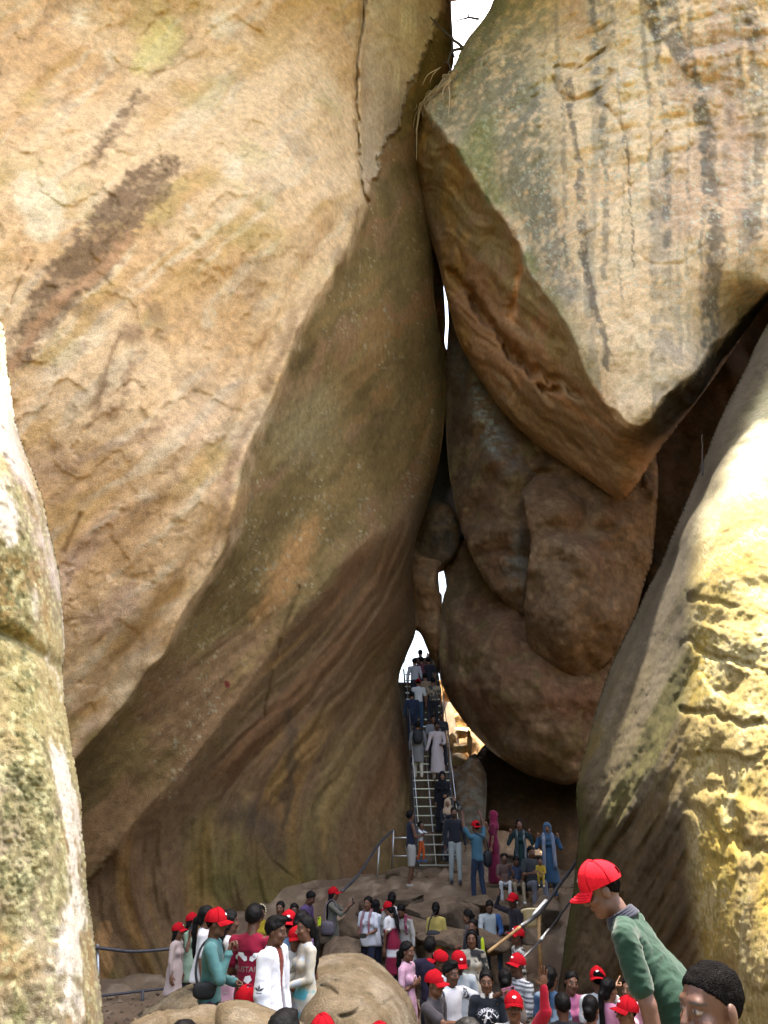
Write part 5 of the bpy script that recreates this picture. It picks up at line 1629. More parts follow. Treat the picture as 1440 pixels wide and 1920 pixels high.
# ------------------------------------------------------------------ foreground boulders and step stones
def fg_color(px, py, v, d):
    n1 = tri_noise(v, 1.2, 4); n2 = tri_noise(v, 4, 4, 5); n3 = tri_noise(v, 16, 3, 9)
    c = np.tile(np.array((.25, .195, .12)), (len(px), 1))
    c = mixc(c, np.array((.20, .15, .085)), sstep(-.1, .35, n1))
    c = mixc(c, np.array((.31, .26, .18)), .7 * sstep(.05, .4, n2))
    c = mixc(c, np.array((.17, .125, .07)), .6 * sstep(.2, .45, tri_noise(v, 7, 4, 40)))
    return c * (1 + .18 * n3[:, None])
def fg_relief(cracks, amp=1.0):
    def f(px, py, b, d):
        r = amp * (0.10 * tri_noise(b, 1.2, 3) + 0.05 * ridged(b * 1.6, 3) + 0.03 * tri_noise(b, 5, 4) + 0.01 * tri_noise(b, 20, 3))
        for ln, dp, wd in cracks:
            dd, _ = poly_dist(px + 5 * tri_noise(b, 6, 3), py + 5 * tri_noise(b, 6, 3, 4), smooth_poly(ln, False, 4), False, 60)
            r += dp * np.exp(-(dd / wd) ** 2)
        return r
    return f
o = relief_rock('boulder', [(528, 1900), (532, 1860), (548, 1828), (580, 1804), (622, 1790), (668, 1787), (700, 1800), (735, 1828), (765, 1862), (782, 1910), (788, 1980), (770, 2120), (540, 2120), (515, 1980)],
    [(530, 1880, 7.9), (580, 1810, 8.1), (650, 1792, 8.2), (640, 1850, 7.4), (600, 1900, 7.1), (700, 1900, 7.1), (770, 1880, 7.8), (780, 1980, 7.4), (640, 1980, 6.8), (640, 2100, 6.6), (540, 2080, 7.2), (770, 2100, 7.2)],
    3.0, fg_color, fg_relief([([(630, 1842), (655, 1850), (690, 1862), (700, 1872)], .06, 4), ([(690, 1868), (670, 1895), (640, 1905)], .07, 5), ([(604, 1850), (625, 1856), (632, 1862)], .08, 4), ([(708, 1890), (738, 1872)], .05, 4), ([(650, 1795), (668, 1825)], .04, 4)]), rim=(46, 0.55), thick=1.2, jitter=3)
tag(o, 'broad rounded tan boulder with cracks below the girl in the white T-shirt', 'boulder', 'boulders on the cave floor')
o = relief_rock('boulder', [(238, 1935), (262, 1908), (300, 1893), (345, 1890), (392, 1882), (414, 1892), (424, 1930), (430, 2050), (230, 2050)],
    [(250, 1930, 6.2), (300, 1900, 6.3), (390, 1886, 6.3), (330, 1940, 5.8), (420, 1940, 5.9), (330, 2040, 5.5), (240, 2040, 5.9)],
    3.0, fg_color, fg_relief([([(300, 1895), (312, 1915), (310, 1935)], .04, 4)], .7), rim=(24, 0.35), thick=0.9, jitter=3)
tag(o, 'pale flat-topped boulder at the feet of the man in the teal sweatshirt', 'boulder', 'boulders on the cave floor')
o = relief_rock('boulder', [(402, 1935), (404, 1900), (412, 1882), (440, 1876), (476, 1880), (510, 1892), (545, 1905), (585, 1940), (590, 2050), (410, 2050)],
    [(408, 1900, 6.0), (430, 1880, 6.1), (500, 1890, 6.1), (480, 1930, 5.6), (570, 1940, 5.8), (480, 2040, 5.3)],
    3.0, fg_color, fg_relief([([(470, 1884), (488, 1898), (500, 1905)], .05, 4)], .7), rim=(24, 0.35), thick=0.9, jitter=3)
tag(o, 'pale cracked boulder in front of the man in the white jacket', 'boulder', 'boulders on the cave floor')
def wedge_color(px, py, v, d):
    return fg_color(px, py, v, d) * np.array((.62, .62, .60)) * (1 + .5 * np.abs(vnoise(v * 26)))[:, None]
o = relief_rock('boulder', [(262, 1905), (300, 1875), (335, 1852), (362, 1846), (400, 1850), (450, 1858), (470, 1870), (470, 1990), (255, 1990)],
    [(270, 1900, 8.6), (350, 1852, 8.6), (460, 1865, 8.6), (350, 1900, 8.2), (460, 1950, 8.0), (270, 1980, 8.2)],
    3.0, wedge_color, fg_relief([], 1.0), rim=(18, 0.3), thick=0.9, jitter=3)
tag(o, 'dark speckled wedge of rock behind the man in the teal sweatshirt', 'boulder', 'boulders on the cave floor')
def pillar_color(px, py, v, d):
    c = small_color(UMBER * .55, GREY * .55, CHAR * 1.2, 61)(px, py, v, d)
    return mixc(c, LICH * .35, .5 * sstep(.1, .4, vnoise(v * 9)))
o = relief_rock('boulder', [(848, 1462), (862, 1440), (880, 1422), (898, 1424), (912, 1455), (912, 1500), (908, 1560), (900, 1600), (856, 1600), (852, 1520)],
    [(852, 1460, 20.2), (885, 1410, 20.4), (905, 1460, 20.2), (880, 1480, 19.6), (880, 1560, 19.2), (858, 1580, 19.4), (905, 1580, 19.4)],
    3.0, pillar_color, small_relief(1.6, .6, 61), rim=(12, .3), thick=1.0, jitter=2)
tag(o, 'grey mottled pillar rock standing just right of the ladder', 'boulder', 'boulders on the cave floor')

STONES = [(807, 1644, 60, 26, 17.3), (855, 1666, 44, 36, 16.7), (927, 1662, 70, 44, 16.4), (976, 1672, 66, 36, 16.0), (750, 1648, 54, 46, 16.9), (737, 1686, 92, 30, 15.6), (808, 1684, 84, 30, 15.8), (907, 1696, 64, 30, 15.0),
          (862, 1724, 76, 60, 14.2), (812, 1703, 104, 24, 15.0), (795, 1722, 94, 28, 14.5), (950, 1724, 56, 42, 14.1), (997, 1748, 60, 44, 13.3), (652, 1748, 56, 44, 14.2), (700, 1704, 60, 34, 15.2), (770, 1745, 90, 32, 13.9),
          (836, 1762, 90, 34, 13.3), (912, 1768, 80, 40, 13.2), (640, 1790, 70, 46, 13.2), (1030, 1712, 60, 46, 14.6), (1030, 1660, 70, 40, 16.2), (600, 1760, 60, 40, 14.0), (700, 1668, 44, 34, 16.2), (882, 1640, 60, 30, 17.2), (960, 1640, 60, 30, 17.0), (1010, 1640, 60, 36, 16.8)]
rs = np.random.RandomState(11)
for i, (cx, cy, w_, h_, D_) in enumerate(STONES):
    c = PT(cx, cy, D_)
    k = D_ * K / 1440 / 1.1
    rad = (w_ * k * 0.66, w_ * k * 0.6, h_ * k * 0.62)
    c = c + np.array((0, rad[1] * 0.7, -rad[2] * 0.1))
    v, q = lump((0, 0, 0), rad, 22, 0.26, 1.1, 3.7 * i, 14)
    v = v @ rotz(rs.uniform(-.5, .5)).T @ roty(rs.uniform(-.18, .18)).T
    nn = tri_noise(v + i, 3.0, 4)
    cc = np.tile(np.array((.125, .09, .058)), (len(v), 1)); cc = mixc(cc, np.array((.18, .13, .085)), sstep(-.2, .3, nn)); cc = mixc(cc, np.array((.12, .085, .055)), .7 * sstep(.15, .4, tri_noise(v + i, 6, 3, 8)))
    st = mesh_obj('step_stone', v, q, M_ROCK, None, cc)
    st.location = [float(x) for x in c]
    tag(st, 'rounded brown step stone on the slope below the ladder', 'stone', 'step stones below the ladder')

# sunlit rock face closing the view beyond the gap
o = relief_rock('boulder', [(822, 1290), (850, 1275), (900, 1300), (915, 1400), (912, 1500), (822, 1500), (815, 1380)], [(830, 1300, 27.5), (905, 1320, 27), (825, 1480, 26.4), (910, 1480, 26)], 4.0,
    small_color(SAND * .55, OCHRE * .8, PALE * .6, 71), small_relief(1.5, .8, 71), rim=(8, .3), thick=1.0, jitter=2)
tag(o, 'sunlit ochre rock face filling the gap behind the rubble right of the ladder', 'boulder', 'rubble beyond the ladder')
# sunlit rubble beyond the gap right of the ladder
for i, (cx, cy, w_, h_, D_, lab) in enumerate([(858, 1345, 26, 16, 25.5, 'small sunlit rubble stone topmost in the gap right of the ladder'), (864, 1372, 34, 20, 25.0, 'brown shaded ledge stone in the gap right of the ladder'), (849, 1388, 18, 28, 24.5, 'tall sunlit stone leaning in the gap right of the ladder'),
        (862, 1402, 26, 20, 24.2, 'round sunlit stone below the shaded ledge in the gap'), (880, 1395, 12, 44, 24.0, 'narrow upright sunlit slab at the edge of the gap'), (856, 1424, 34, 22, 23.6, 'sunlit stone lowest in the gap right of the ladder'), (752, 1325, 10, 18, 23.5, 'small pale stone glimpsed left of the ladder top')]):
    c = PT(cx, cy, D_); k = D_ * K / 1440 / 1.03
    v, q = lump((0, 0, 0), (w_ * k * .56, w_ * k * .5, h_ * k * .56), 18, 0.2, 1.2, 2.1 * i + 40, 12)
    cc = np.tile(np.array((.5, .40, .24)), (len(v), 1)); cc = mixc(cc, np.array((.42, .26, .10)), sstep(-.1, .3, tri_noise(v + i, 3, 3)))
    st = mesh_obj('stone', v, q, M_ROCK, None, cc); st.location = [float(x) for x in c]
    tag(st, lab, 'stone', 'rubble beyond the ladder')

# ------------------------------------------------------------------ ladder
LB0, RB0 = V(786, 1624, 17.9), V(862, 1624, 17.9)
LT0, RT0 = V(757, 1255, 22.2), V(820, 1255, 22.2)
ladder = bpy.data.objects.new('ladder', None); COL.objects.link(ladder)
ladder.location = (LB0 + RB0) / 2
tag(ladder, 'steep grey steel ladder stair climbing through the cleft', 'ladder')
def loc_(p): return np.array(p) - np.array(ladder.location)
for a_, b_ in ((LB0, LT0), (RB0, RT0)):
    part('stringer', tube([loc_(a_), loc_(b_)], 0.032, 8), M_DARKSTEEL, ladder)
nr = 25
for i in range(nr):
    t = (i + 0.1) / nr
    a_, b_ = loc_(LB0.lerp(LT0, t)), loc_(RB0.lerp(RT0, t))
    v, q, tt = box(((a_ + b_) / 2), (np.linalg.norm(b_ - a_), 0.09, 0.03))
    part('rung', (v, q, tt), M_STEEL, ladder, smooth=False)
m0, m1 = LB0.lerp(RB0, 0.42), LT0.lerp(RT0, 0.42)
part('centre_bar', tube([loc_(m0) + (0, 0.03, 0), loc_(m1) + (0, 0.03, 0)], 0.016, 6), M_STEEL, ladder)
for a_, b_ in ((LB0, LT0), (RB0, RT0)):
    up_ = np.array((0, -0.25, 0.85))
    for t in (0.03, 0.35, 0.68, 0.97):
        p = loc_(a_.lerp(b_, t)); part('baluster', tube([p, p + up_], 0.013, 6), M_STEEL, ladder)
    part('handrail', tube([loc_(a_.lerp(b_, t)) + up_ for t in (0.0, 0.5, 1.0)], 0.013, 8), M_STEEL, ladder)

# ------------------------------------------------------------------ railings
M_BAMBOO = plain_material('bamboo_pole', (0.30, 0.19, 0.085), 0.6, 0, 0.3, 0.25, 12)
M_TAPE = plain_material('white_tape', (0.75, 0.76, 0.70), 0.6, 0, 0.3, 0.1, 20)
def railing(label, parts_):
    base = V(*parts_[0][1][0])
    e = bpy.data.objects.new('railing', None); COL.objects.link(e); e.location = base
    tag(e, label, 'railing')
    for nm, pts, r, m in parts_:
        P_ = [np.array(V(*p)) - np.array(base) for p in pts]
        P_ = smooth_poly(np.array(P_), False, 4) if len(P_) > 2 else np.array(P_)
        part(nm, tube(P_, r * 0.85, 8), m, e)
    return e
railing('dark steel railing crossing before the fluted rock on the left', [
    ('post', [(264, 1908, 12.9), (268, 1855, 12.9)], 0.035, M_DARKSTEEL), ('post', [(186, 1900, 12.7), (183, 1770, 12.7)], 0.03, M_STEEL),
    ('rail', [(120, 1768, 12.5), (200, 1779, 12.7), (255, 1784, 12.9), (330, 1778, 13.2)], 0.035, M_DARKSTEEL), ('rail', [(120, 1874, 12.5), (200, 1866, 12.7), (268, 1858, 12.9), (330, 1852, 13.2)], 0.028, M_DARKSTEEL)])
railing('dark handrail climbing the steps beside the left rock wall', [
    ('post', [(706, 1668, 16.6), (711, 1582, 16.6)], 0.025, M_STEEL), ('rail', [(640, 1672, 14.6), (672, 1640, 15.4), (711, 1582, 16.6), (738, 1556, 17.6)], 0.04, M_DARKSTEEL),
    ('post', [(735, 1628, 17.5), (738, 1556, 17.5)], 0.025, M_STEEL), ('rail', [(738, 1571, 17.5), (786, 1571, 17.6)], 0.03, M_STEEL), ('rail', [(737, 1605, 17.5), (786, 1605, 17.6)], 0.022, M_STEEL)])
railing('dark handrail with white tape and a bamboo post on the right of the steps', [
    ('post', [(1014, 1822, 10.8), (1009, 1712, 10.8)], 0.035, M_BAMBOO), ('rail', [(1088, 1606, 13.4), (1040, 1672, 12.0), (1010, 1712, 10.8), (975, 1738, 10.3)], 0.036, M_DARKSTEEL),
    ('rail', [(975, 1738, 10.3), (945, 1762, 10.0), (915, 1785, 9.8)], 0.026, M_BAMBOO), ('tape', [(1024, 1690, 11.45), (1006, 1711, 10.86), (1002, 1717, 10.75)], 0.045, M_TAPE),
    ('rail', [(1080, 1676, 12.6), (1050, 1716, 11.8), (1013, 1764, 10.7), (960, 1815, 10.0)], 0.02, M_DARKSTEEL), ('tape', [(1029, 1743, 11.15), (1014, 1762, 10.72)], 0.026, M_TAPE)])

# ------------------------------------------------------------------ people
def solid(*c): return (c,)
def stripes(c0, c1, n, ax=2, ph=0.0, duty=0.5):
    c0, c1 = np.array(c0, float), np.array(c1, float)
    def f(v):
        t = (v[:, ax] * n + ph) % 1.0
        m = sstep(duty - .08, duty + .08, t) * (1 - sstep(.92, 1.0, t))
        return c0 * (1 - m[:, None]) + c1 * m[:, None]
    return (f,)
def floral(c0, c1, sc=16, th=0.1, c2=None):
    def f(v):
        c = np.tile(np.array(c0, float), (len(v), 1))
        c = mixc(c, c1, sstep(th, th + .12, vnoise(v * sc)))
        if c2 is not None: c = mixc(c, c2, sstep(.3, .42, vnoise(v * sc + 9)))
        return c
    return (f,)
def zigzag(c0, c1, n):
    def f(v):
        t = ((v[:, 2] + 0.05 * np.abs(((v[:, 0] + v[:, 1]) * 8) % 2 - 1)) * n) % 1.0
        return mixc(np.tile(np.array(c0, float), (len(v), 1)), c1, sstep(.45, .55, t))
    return (f,)
WHT = (.72, .72, .72); BLK = (.018, .018, .022); NAVY = (.02, .025, .05); TEAL = (.075, .19, .19); PLUM = (.055, .02, .05); MAR = (.22, .012, .04)
PNK = (.62, .27, .38); YLW = (.50, .36, .08); CREAM = (.62, .57, .45); GRY = (.28, .28, .29); JEAN = (.06, .10, .17); OLV = (.12, .12, .09)
G_L, G_C, G_R, G_S, G_LD = 'visitors by the left railing', 'visitors on the steps', 'visitors crowding the entrance', 'visitors at the ladder foot', 'visitors climbing the ladder'

# left group
person('girl in a beige kurta and red cap with waist-long black hair by the left railing', 334, 1729, 1.46, 78, dh=12, sex='f', hair='long', hat='fwd', nod=-8, top=solid(.50, .40, .36), sleeve=.95, hem=.50, flare=.03, group=G_L)
i2 = person('woman in a red cap and pale green top holding a phone to her ear', 362, 1710, 1.58, 80, dh=11.4, sex='f', hair='long', hat='fwd', ra='ear', la='low', top=solid(.30, .42, .30), sleeve=.5, hem=.6, group=G_L)
teal = person('man in a teal sweatshirt and red cap with his hand at his mouth', 408, 1701, 1.68, 92, D=6.95, skin=1, hat='fwd', ra='face', la='low', top=solid(*TEAL), sleeve=1, hem=.90, bcol=PLUM, group=G_L, cell=.011)
person('woman in a white blouse half hidden behind the teal sweatshirt', 390, 1697, 1.62, 95, D=8.6, sex='f', hair='tail', top=solid(*WHT), sleeve=.5, hem=.85, group=G_L)
person('dark-haired woman in a white top and pink skirt with bare arms crossed', 433, 1704, 1.62, 110, D=7.7, sex='f', skin=1, hair='long', la='low', ra='chest', top=solid(*WHT), sleeve=.4, hem=.88, bottom='skirt', bcol=(.68, .42, .55), group=G_L)
must = person('man seen from behind in a maroon T-shirt printed with white cars', 478, 1696, 1.72, 172, D=7.35, skin=1, hair='tuft', nod=6, top=solid(.26, .008, .035), sleeve=.5, hem=.88, la='low', ra='low', group=G_L, cell=.011)
jack = person('man in an open white jacket with black sleeve stripes over a rust shirt', 522, 1718, 1.68, 74, D=6.75, skin=1, hair='tuft', nod=6, top=solid(.20, .035, .02), sleeve=.5, hem=.9, jacket=(.78, .80, .86), bcol=(.5, .5, .55), group=G_L, cell=.010)
yell = person('woman in a mustard yellow blouse with jasmine flowers in her hair', 490, 1697, 1.55, 20, dh=9.6, sex='f', skin=1, hair='bun', top=solid(.36, .27, .02), sleeve=.5, hem=.85, bottom='sari', bcol=(.30, .20, .03), group=G_L)
person('woman in a magenta floral top facing out beside the rock wall', 526, 1689, 1.6, -10, dh=10.8, sex='f', hair='bun', top=floral((.30, .03, .10), (.6, .4, .45)), sleeve=.5, hem=.6, group=G_L)
person('young man in a dark shirt looking out between the red caps', 552, 1693, 1.62, 5, dh=10.6, skin=3, top=solid(.25, .03, .07), group=G_L)
person('man in a purple shirt bowing over a lime green phone', 588, 1672, 1.68, 70, dh=12.4, skin=1, lean=16, nod=22, ra='phone', la='phone', top=solid(.10, .06, .17), sleeve=.5, group=G_L)
person('back of a boy in a red cap and blue and white shirt', 542, 1705, 1.62, 175, dh=9.0, skin=1, hat='back', top=stripes((.68, .70, .74), (.25, .40, .62), 5, 2), sleeve=.5, group=G_L)
person('small girl in a red cap and white T-shirt looking down', 556, 1737, 1.30, 15, D=7.7, sex='f', hat='fwd', hair='tail', nod=12, la='low', ra='low', top=solid(.62, .62, .56), sleeve=.5, hem=.85, bcol=(.32, .45, .62), group=G_L)
person('woman in a white and aqua tunic with a very long dark ponytail', 573, 1716, 1.60, -62, D=7.6, sex='f', hair='tail', hw=.95, top=(lambda v: mixc(floral(CREAM, (.52, .58, .60), 14, .35)[0](v), (.10, .42, .46), sstep(1.0, .9, v[:, 2]) * sstep(.1, .3, vnoise(v * 9))),), sleeve=.9, hem=.55, flare=.03, la='low', ra='low', group=G_L)
person('woman with a dark bun standing behind the long ponytail', 568, 1706, 1.62, 150, dh=9.6, sex='f', hair='bun', top=solid(.12, .07, .16), group=G_L)

# steps
ol = person('woman in an olive kurta and red cap raising a phone for a photo', 626, 1662, 1.60, 82, dh=13.3, sex='f', hair='long', hat='fwd', ra='photo', la='photo', top=solid(.14, .135, .105), sleeve=.6, hem=.72, bcol=NAVY, group=G_C)
wt = person('girl in a white T-shirt and checked scarf holding a phone at her waist', 690, 1680, 1.62, -28, dh=12.4, sex='f', skin=0, hair='tail', ra='low', la='low', top=solid(.72, .74, .80), sleeve=.5, hem=.80, bcol=NAVY, group=G_C)
person('girl with loose hair in a white shirt behind the checked scarf', 705, 1686, 1.60, 150, D=14.3, sex='f', hair='long', top=solid(.70, .72, .78), sleeve=.9, hem=.8, bcol=NAVY, group=G_C)
person('girl in a maroon and white kurta with her red cap bowed', 724, 1690, 1.55, -130, dh=12.6, sex='f', hair='tail', hat='fwd', nod=20, lean=10, top=(lambda v: mixc(np.tile(np.array(MAR), (len(v), 1)), WHT, ((v[:, 2] > 1.12) | ((v[:, 2] > .62) & (v[:, 2] < .74))) * 1.0),), sleeve=.5, hem=.35, flare=.03, group=G_C)
person('woman with a black bun in a white top turned to the steps', 735, 1672, 1.60, 172, dh=13.6, sex='f', hair='bun', top=solid(.60, .57, .52), sleeve=.9, hem=.8, group=G_C)
person('girl in a wide white kurta bending forward with a maroon scarf', 750, 1698, 1.52, -20, dh=12.2, sex='f', hair='bun', lean=22, nod=30, ra='fwd', la='down', top=(lambda v: mixc(np.tile(np.array((.60, .58, .53)), (len(v), 1)), (.16, .02, .04), (v[:, 2] > 1.22) * 1.0),), sleeve=.9, hem=.30, flare=.14, group=G_C)
person('girl in a yellow kurta with a black shoulder bag seen from behind', 817, 1691, 1.48, 172, dh=13.4, sex='f', hair='bun', la='low', top=solid(.46, .36, .10), sleeve=.9, hem=.55, flare=.02, group=G_C)
blue = person('boy in a white and blue sweatshirt sitting on the stones looking down', 918, 1689, 1.60, 0, dh=13.4, pose='sit', seat=.42, nod=24, la='lap', ra='lap', skin=0, top=(lambda v: mixc(np.tile(np.array((.42, .46, .46)), (len(v), 1)), (.03, .09, .24), (v[:, 0] > .12) * 1.0),), sleeve=1, bcol=JEAN, shoes=(.10, .09, .09), group=G_C)
person('girl in profile with a dark bun beside the seated boy', 874, 1705, 1.50, -95, dh=12.6, sex='f', hair='bun', nod=10, top=solid(.07, .06, .06), la='low', group=G_C)
person('girl in black with a neon yellow sleeve turning her head', 886, 1722, 1.52, -35, dh=11.6, sex='f', skin=0, hair='tail', top=(lambda v: mixc(np.tile(np.array((.03, .03, .035)), (len(v), 1)), (.50, .62, .02), (v[:, 0] > .17) * 1.0),), sleeve=.95, la='low', hem=.8, group=G_C)
person('man in a dark shirt touching the peak of his red cap', 961, 1673, 1.66, -62, dh=13.0, skin=3, hat='fwd', ra='cap', la='low', top=solid(.022, .018, .024), sleeve=.95, group=G_C)
person('boy in a black and white zigzag shirt and red cap', 970, 1736, 1.58, -82, dh=10.2, skin=1, hat='fwd', nod=-6, la='low', top=zigzag((.66, .64, .58), (.03, .04, .04), 13), sleeve=.6, group=G_C)
# crowd
pk = person('woman in a pale pink blouse with her hand on her chest', 764, 1764, 1.60, 62, dh=8.2, sex='f', skin=0, hair='tail', ra='chest', la='down', top=floral((.60, .34, .46), (.68, .46, .56), 30, .2), sleeve=.5, hem=.6, group=G_R)
person('youth in black with a white logo seen from behind', 806, 1757, 1.62, 165, dh=9.6, skin=1, hair='tuft', top=solid(.03, .025, .05), group=G_R)
person('boy wearing his red cap backwards turned to the right', 824, 1780, 1.58, 70, dh=8.3, skin=1, hat='back', top=solid(.10, .02, .03), group=G_R)
person('young man in a red cap reaching a bare arm forward', 815, 1817, 1.62, 60, dh=7.2, skin=0, hat='fwd', la='down', ra='fwd', top=solid(.06, .055, .06), group=G_R)
self_ = person('young man in a white shirt with black shoulder stripes raising a phone', 846, 1802, 1.66, 38, dh=7.4, skin=1, hair='tuft', la='selfie', ra='down', top=(lambda v: mixc(np.tile(np.array((.70, .70, .72)), (len(v), 1)), (.02, .03, .04), (np.abs(np.abs(v[:, 0]) - .165) < .02) & (np.abs((np.abs(v[:, 0]) * 55) % 1 - .5) < .3) & (v[:, 2] > 1.2)),), sleeve=.5, mous=.4, group=G_R)
person('bearded man in a red cap looking down behind the phone', 862, 1783, 1.66, 15, dh=8.5, skin=1, hat='fwd', nod=18, beard=.8, mous=1, top=solid(.45, .5, .52), group=G_R)
person('woman in a cream and black floral blouse with long loose hair', 884, 1742, 1.60, -12, dh=9.4, sex='f', skin=0, hair='long', top=floral((.52, .47, .36), (.04, .04, .04), 18, .08), sleeve=.95, hem=.6, group=G_R)
person('man in a striped shirt and red cap wearing sunglasses', 968, 1786, 1.64, -58, dh=8.4, skin=1, hat='fwd', mous=.6, top=stripes((.66, .68, .68), (.03, .035, .05), 26, 2), sleeve=.95, la='low', group=G_R)
horse = person('girl in a black T-shirt with a white horse print and white neckband', 911, 1817, 1.58, -6, dh=7.3, sex='f', skin=0, hair='bun', top=solid(.022, .027, .035), sleeve=.6, hem=.8, fat=1.12, collar=(.66, .62, .56), group=G_R, cell=.011)
person('girl with a glossy black bun seen from behind beside the horse print', 946, 1815, 1.56, 172, dh=7.6, sex='f', skin=2, hair='bun', top=solid(.25, .20, .16), group=G_R)
arm = person('moustached man in glasses and red cap raising his open hand', 962, 1857, 1.64, -12, dh=6.0, skin=0, hat='fwd', mous=1, la=((0.35, 0.35, 0.55), (0.0, 0.15, 1.0), 'open'), ra='down', nod=-4, top=(lambda v: mixc(np.tile(np.array((.60, .58, .56)), (len(v), 1)), (.42, .01, .03), (v[:, 0] > .08) * 1.0),), sleeve=.95, group=G_R, cell=.010)
person('girl in a blue leaf-print kurta with a low black ponytail', 1030, 1810, 1.60, 150, dh=7.4, sex='f', skin=0, hair='tail', top=floral((.05, .10, .18), (.32, .42, .50), 14, .05), sleeve=.5, hem=.6, group=G_R)
person('smiling girl in a bright pink blouse tilting her head', 1074, 1820, 1.52, 8, dh=7.6, sex='f', skin=0, hair='bun', tilt=12, top=solid(.62, .20, .36), sleeve=.6, hem=.7, group=G_R)
person('boy with a round black crop seen from behind', 1053, 1859, 1.58, 176, dh=6.0, skin=1, hair='short', top=solid(.02, .02, .025), group=G_R)
ear = person('girl with a coiled bun and gold earring', 1106, 1865, 1.55, 150, dh=6.0, sex='f', skin=2, hair='bun', top=solid(.45, .12, .22), group=G_R)
person('boy in a white shirt and red cap with a cord round his neck', 1119, 1811, 1.60, 176, dh=7.4, skin=1, hat='back', top=solid(.62, .63, .62), sleeve=.5, group=G_R)
person('girl in a pink sleeve pointing up beside the white shirt', 1140, 1832, 1.52, 120, dh=7.8, sex='f', skin=2, hair='tail', ra='down', la='point', top=solid(.62, .26, .38), sleeve=.95, hem=.7, group=G_R)
person('smiling woman half hidden behind the green polo shirt', 1178, 1830, 1.55, -45, dh=7.2, sex='f', skin=2, hair='bun', top=solid(.55, .28, .35), group=G_R)
sung = person('man in a red cap and sunglasses lifting a hand to his face', 1172, 1866, 1.64, -78, dh=5.6, skin=0, hat='fwd', ra='face', top=solid(.35, .30, .28), group=G_R, cell=.010)
green = person('tall man in a green polo shirt and red cap leaning forward', 1104, 1614, 1.72, -112, D=3.55, skin=3, lean=30, nod=14, yaw=12, hat='fwd', la='down', ra='down', top=(lambda v: np.tile(np.array((.0035, .023, .0125)), (len(v), 1)),), sleeve=.5, hem=.90, bcol=(.012, .012, .016), collar=(.008, .009, .018), fat=1.38, hw=1.22, group=G_R, cell=.0065)
headman = person('man with short greying hair and an earring standing lowest on the right', 1318, 1797, 1.66, -72, D=2.15, skin=(.055, .024, .014), hair='crop', top=solid(.10, .09, .09), nod=4, cell=.008, group=G_R)
for i, (x, y, h, lab, kw) in enumerate([(348, 1910, 1.6, 'black-haired head low in front of the flat-topped boulder', dict(hair='short', skin=1)), (535, 1896, 1.6, 'black-haired head low in front of the cracked boulder', dict(hair='tuft', skin=0)), (606, 1898, 1.62, 'red cap low in front of the broad tan boulder', dict(hat='fwd', hair='short')),
        (712, 1914, 1.6, 'red cap lowest below the broad tan boulder', dict(hat='fwd', hair='short')), (877, 1906, 1.58, 'dark-haired head just below the horse print', dict(hair='short', skin=1))]):
    person(lab, x, y, h, [160, 150, 170, 175, 165][i], dh=5.0, top=solid(.15, .14, .14), group=G_R, **kw)

# ladder foot
tank = person('man in a black tank top and grey shorts carrying a small child', 768, 1519, 1.70, 105, dh=17.0, skin=1, nod=-12, yaw=20, la='hold', ra='hold', top=solid(*NAVY), sleeve=0, hem=.86, bottom='shorts', bcol=(.36, .34, .31), shoes=(.25, .22, .18), group=G_S)
person('man in a black shirt and pale grey trousers at the ladder foot', 851, 1513, 1.70, 0, dh=17.2, skin=1, beard=.8, mous=1, top=solid(.016, .017, .026), sleeve=1, hem=.9, bcol=(.33, .36, .36), shoes=(.03, .03, .04), group=G_S)
person('woman in a beige headscarf and dark floral dress raising a hand to her head', 839, 1497, 1.62, -10, D=18.3, sex='f', skin=2, hair=None, hijab=(.40, .29, .20), la='cap', ra='low', top=floral((.02, .024, .035), (.22, .20, .18), 12, .25), sleeve=.9, hem=.5, bottom='gown', bcol=floral((.02, .024, .035), (.22, .20, .18), 12, .25)[0], group=G_S)
person('man in a blue T-shirt with a backwards red cap lifting a phone high', 893, 1538, 1.72, -150, dh=16.4, skin=1, hat='back', ra='up', la='up', nod=-10, top=solid(.045, .12, .17), sleeve=.5, hem=.86, bcol=(.02, .03, .06), group=G_S)
sari = person('woman wrapped in a maroon sari with one end drawn over her head', 924, 1520, 1.62, -105, dh=17.3, sex='f', skin=2, hair='bun', hijab=(.14, .008, .035), lean=-3, ra='face', top=solid(.14, .008, .035), sleeve=.5, hem=.7, bottom='sari', bcol=(.14, .008, .035), group=G_S)
person('woman in a dark green kurta with both hands at her collar', 973, 1535, 1.60, -5, dh=17.6, sex='f', skin=0, hair='long', la='ear', ra='ear', top=solid(.010, .028, .030), sleeve=.95, hem=.40, flare=.02, group=G_S)
person('woman draped in a blue shawl with both hands at her neck', 1025, 1542, 1.60, -8, dh=17.6, sex='f', skin=0, hair='bun', hijab=(.035, .07, .12), la='ear', ra='ear', top=solid(.03, .075, .14), sleeve=.95, hem=.35, flare=.06, bcol=(.03, .075, .14), group=G_S)
person('boy in a brown shirt sitting with his chin on his hand', 945, 1599, 1.30, -8, dh=16.4, pose='sit', seat=.28, skin=1, la='face', ra='lap', top=solid(.11, .065, .055), bcol=(.5, .5, .5), shoes=(.15, .1, .08), group=G_S)
person('child in dark blue sitting beside the boy in brown', 968, 1606, 1.22, 0, dh=16.2, pose='sit', seat=.28, skin=1, nod=25, la='lap', ra='lap', top=solid(.03, .04, .07), bcol=(.28, .22, .14), shoes=(.4, .38, .35), group=G_S)
dad = person('man in a dark shirt and grey trousers sitting with a baby on his lap', 996, 1586, 1.66, 12, dh=16.0, pose='sit', seat=.40, skin=1, nod=8, la='hold', ra='hold', top=solid(.035, .04, .045), sleeve=.5, bcol=(.13, .13, .16), shoes=(.03, .035, .05), group=G_S)
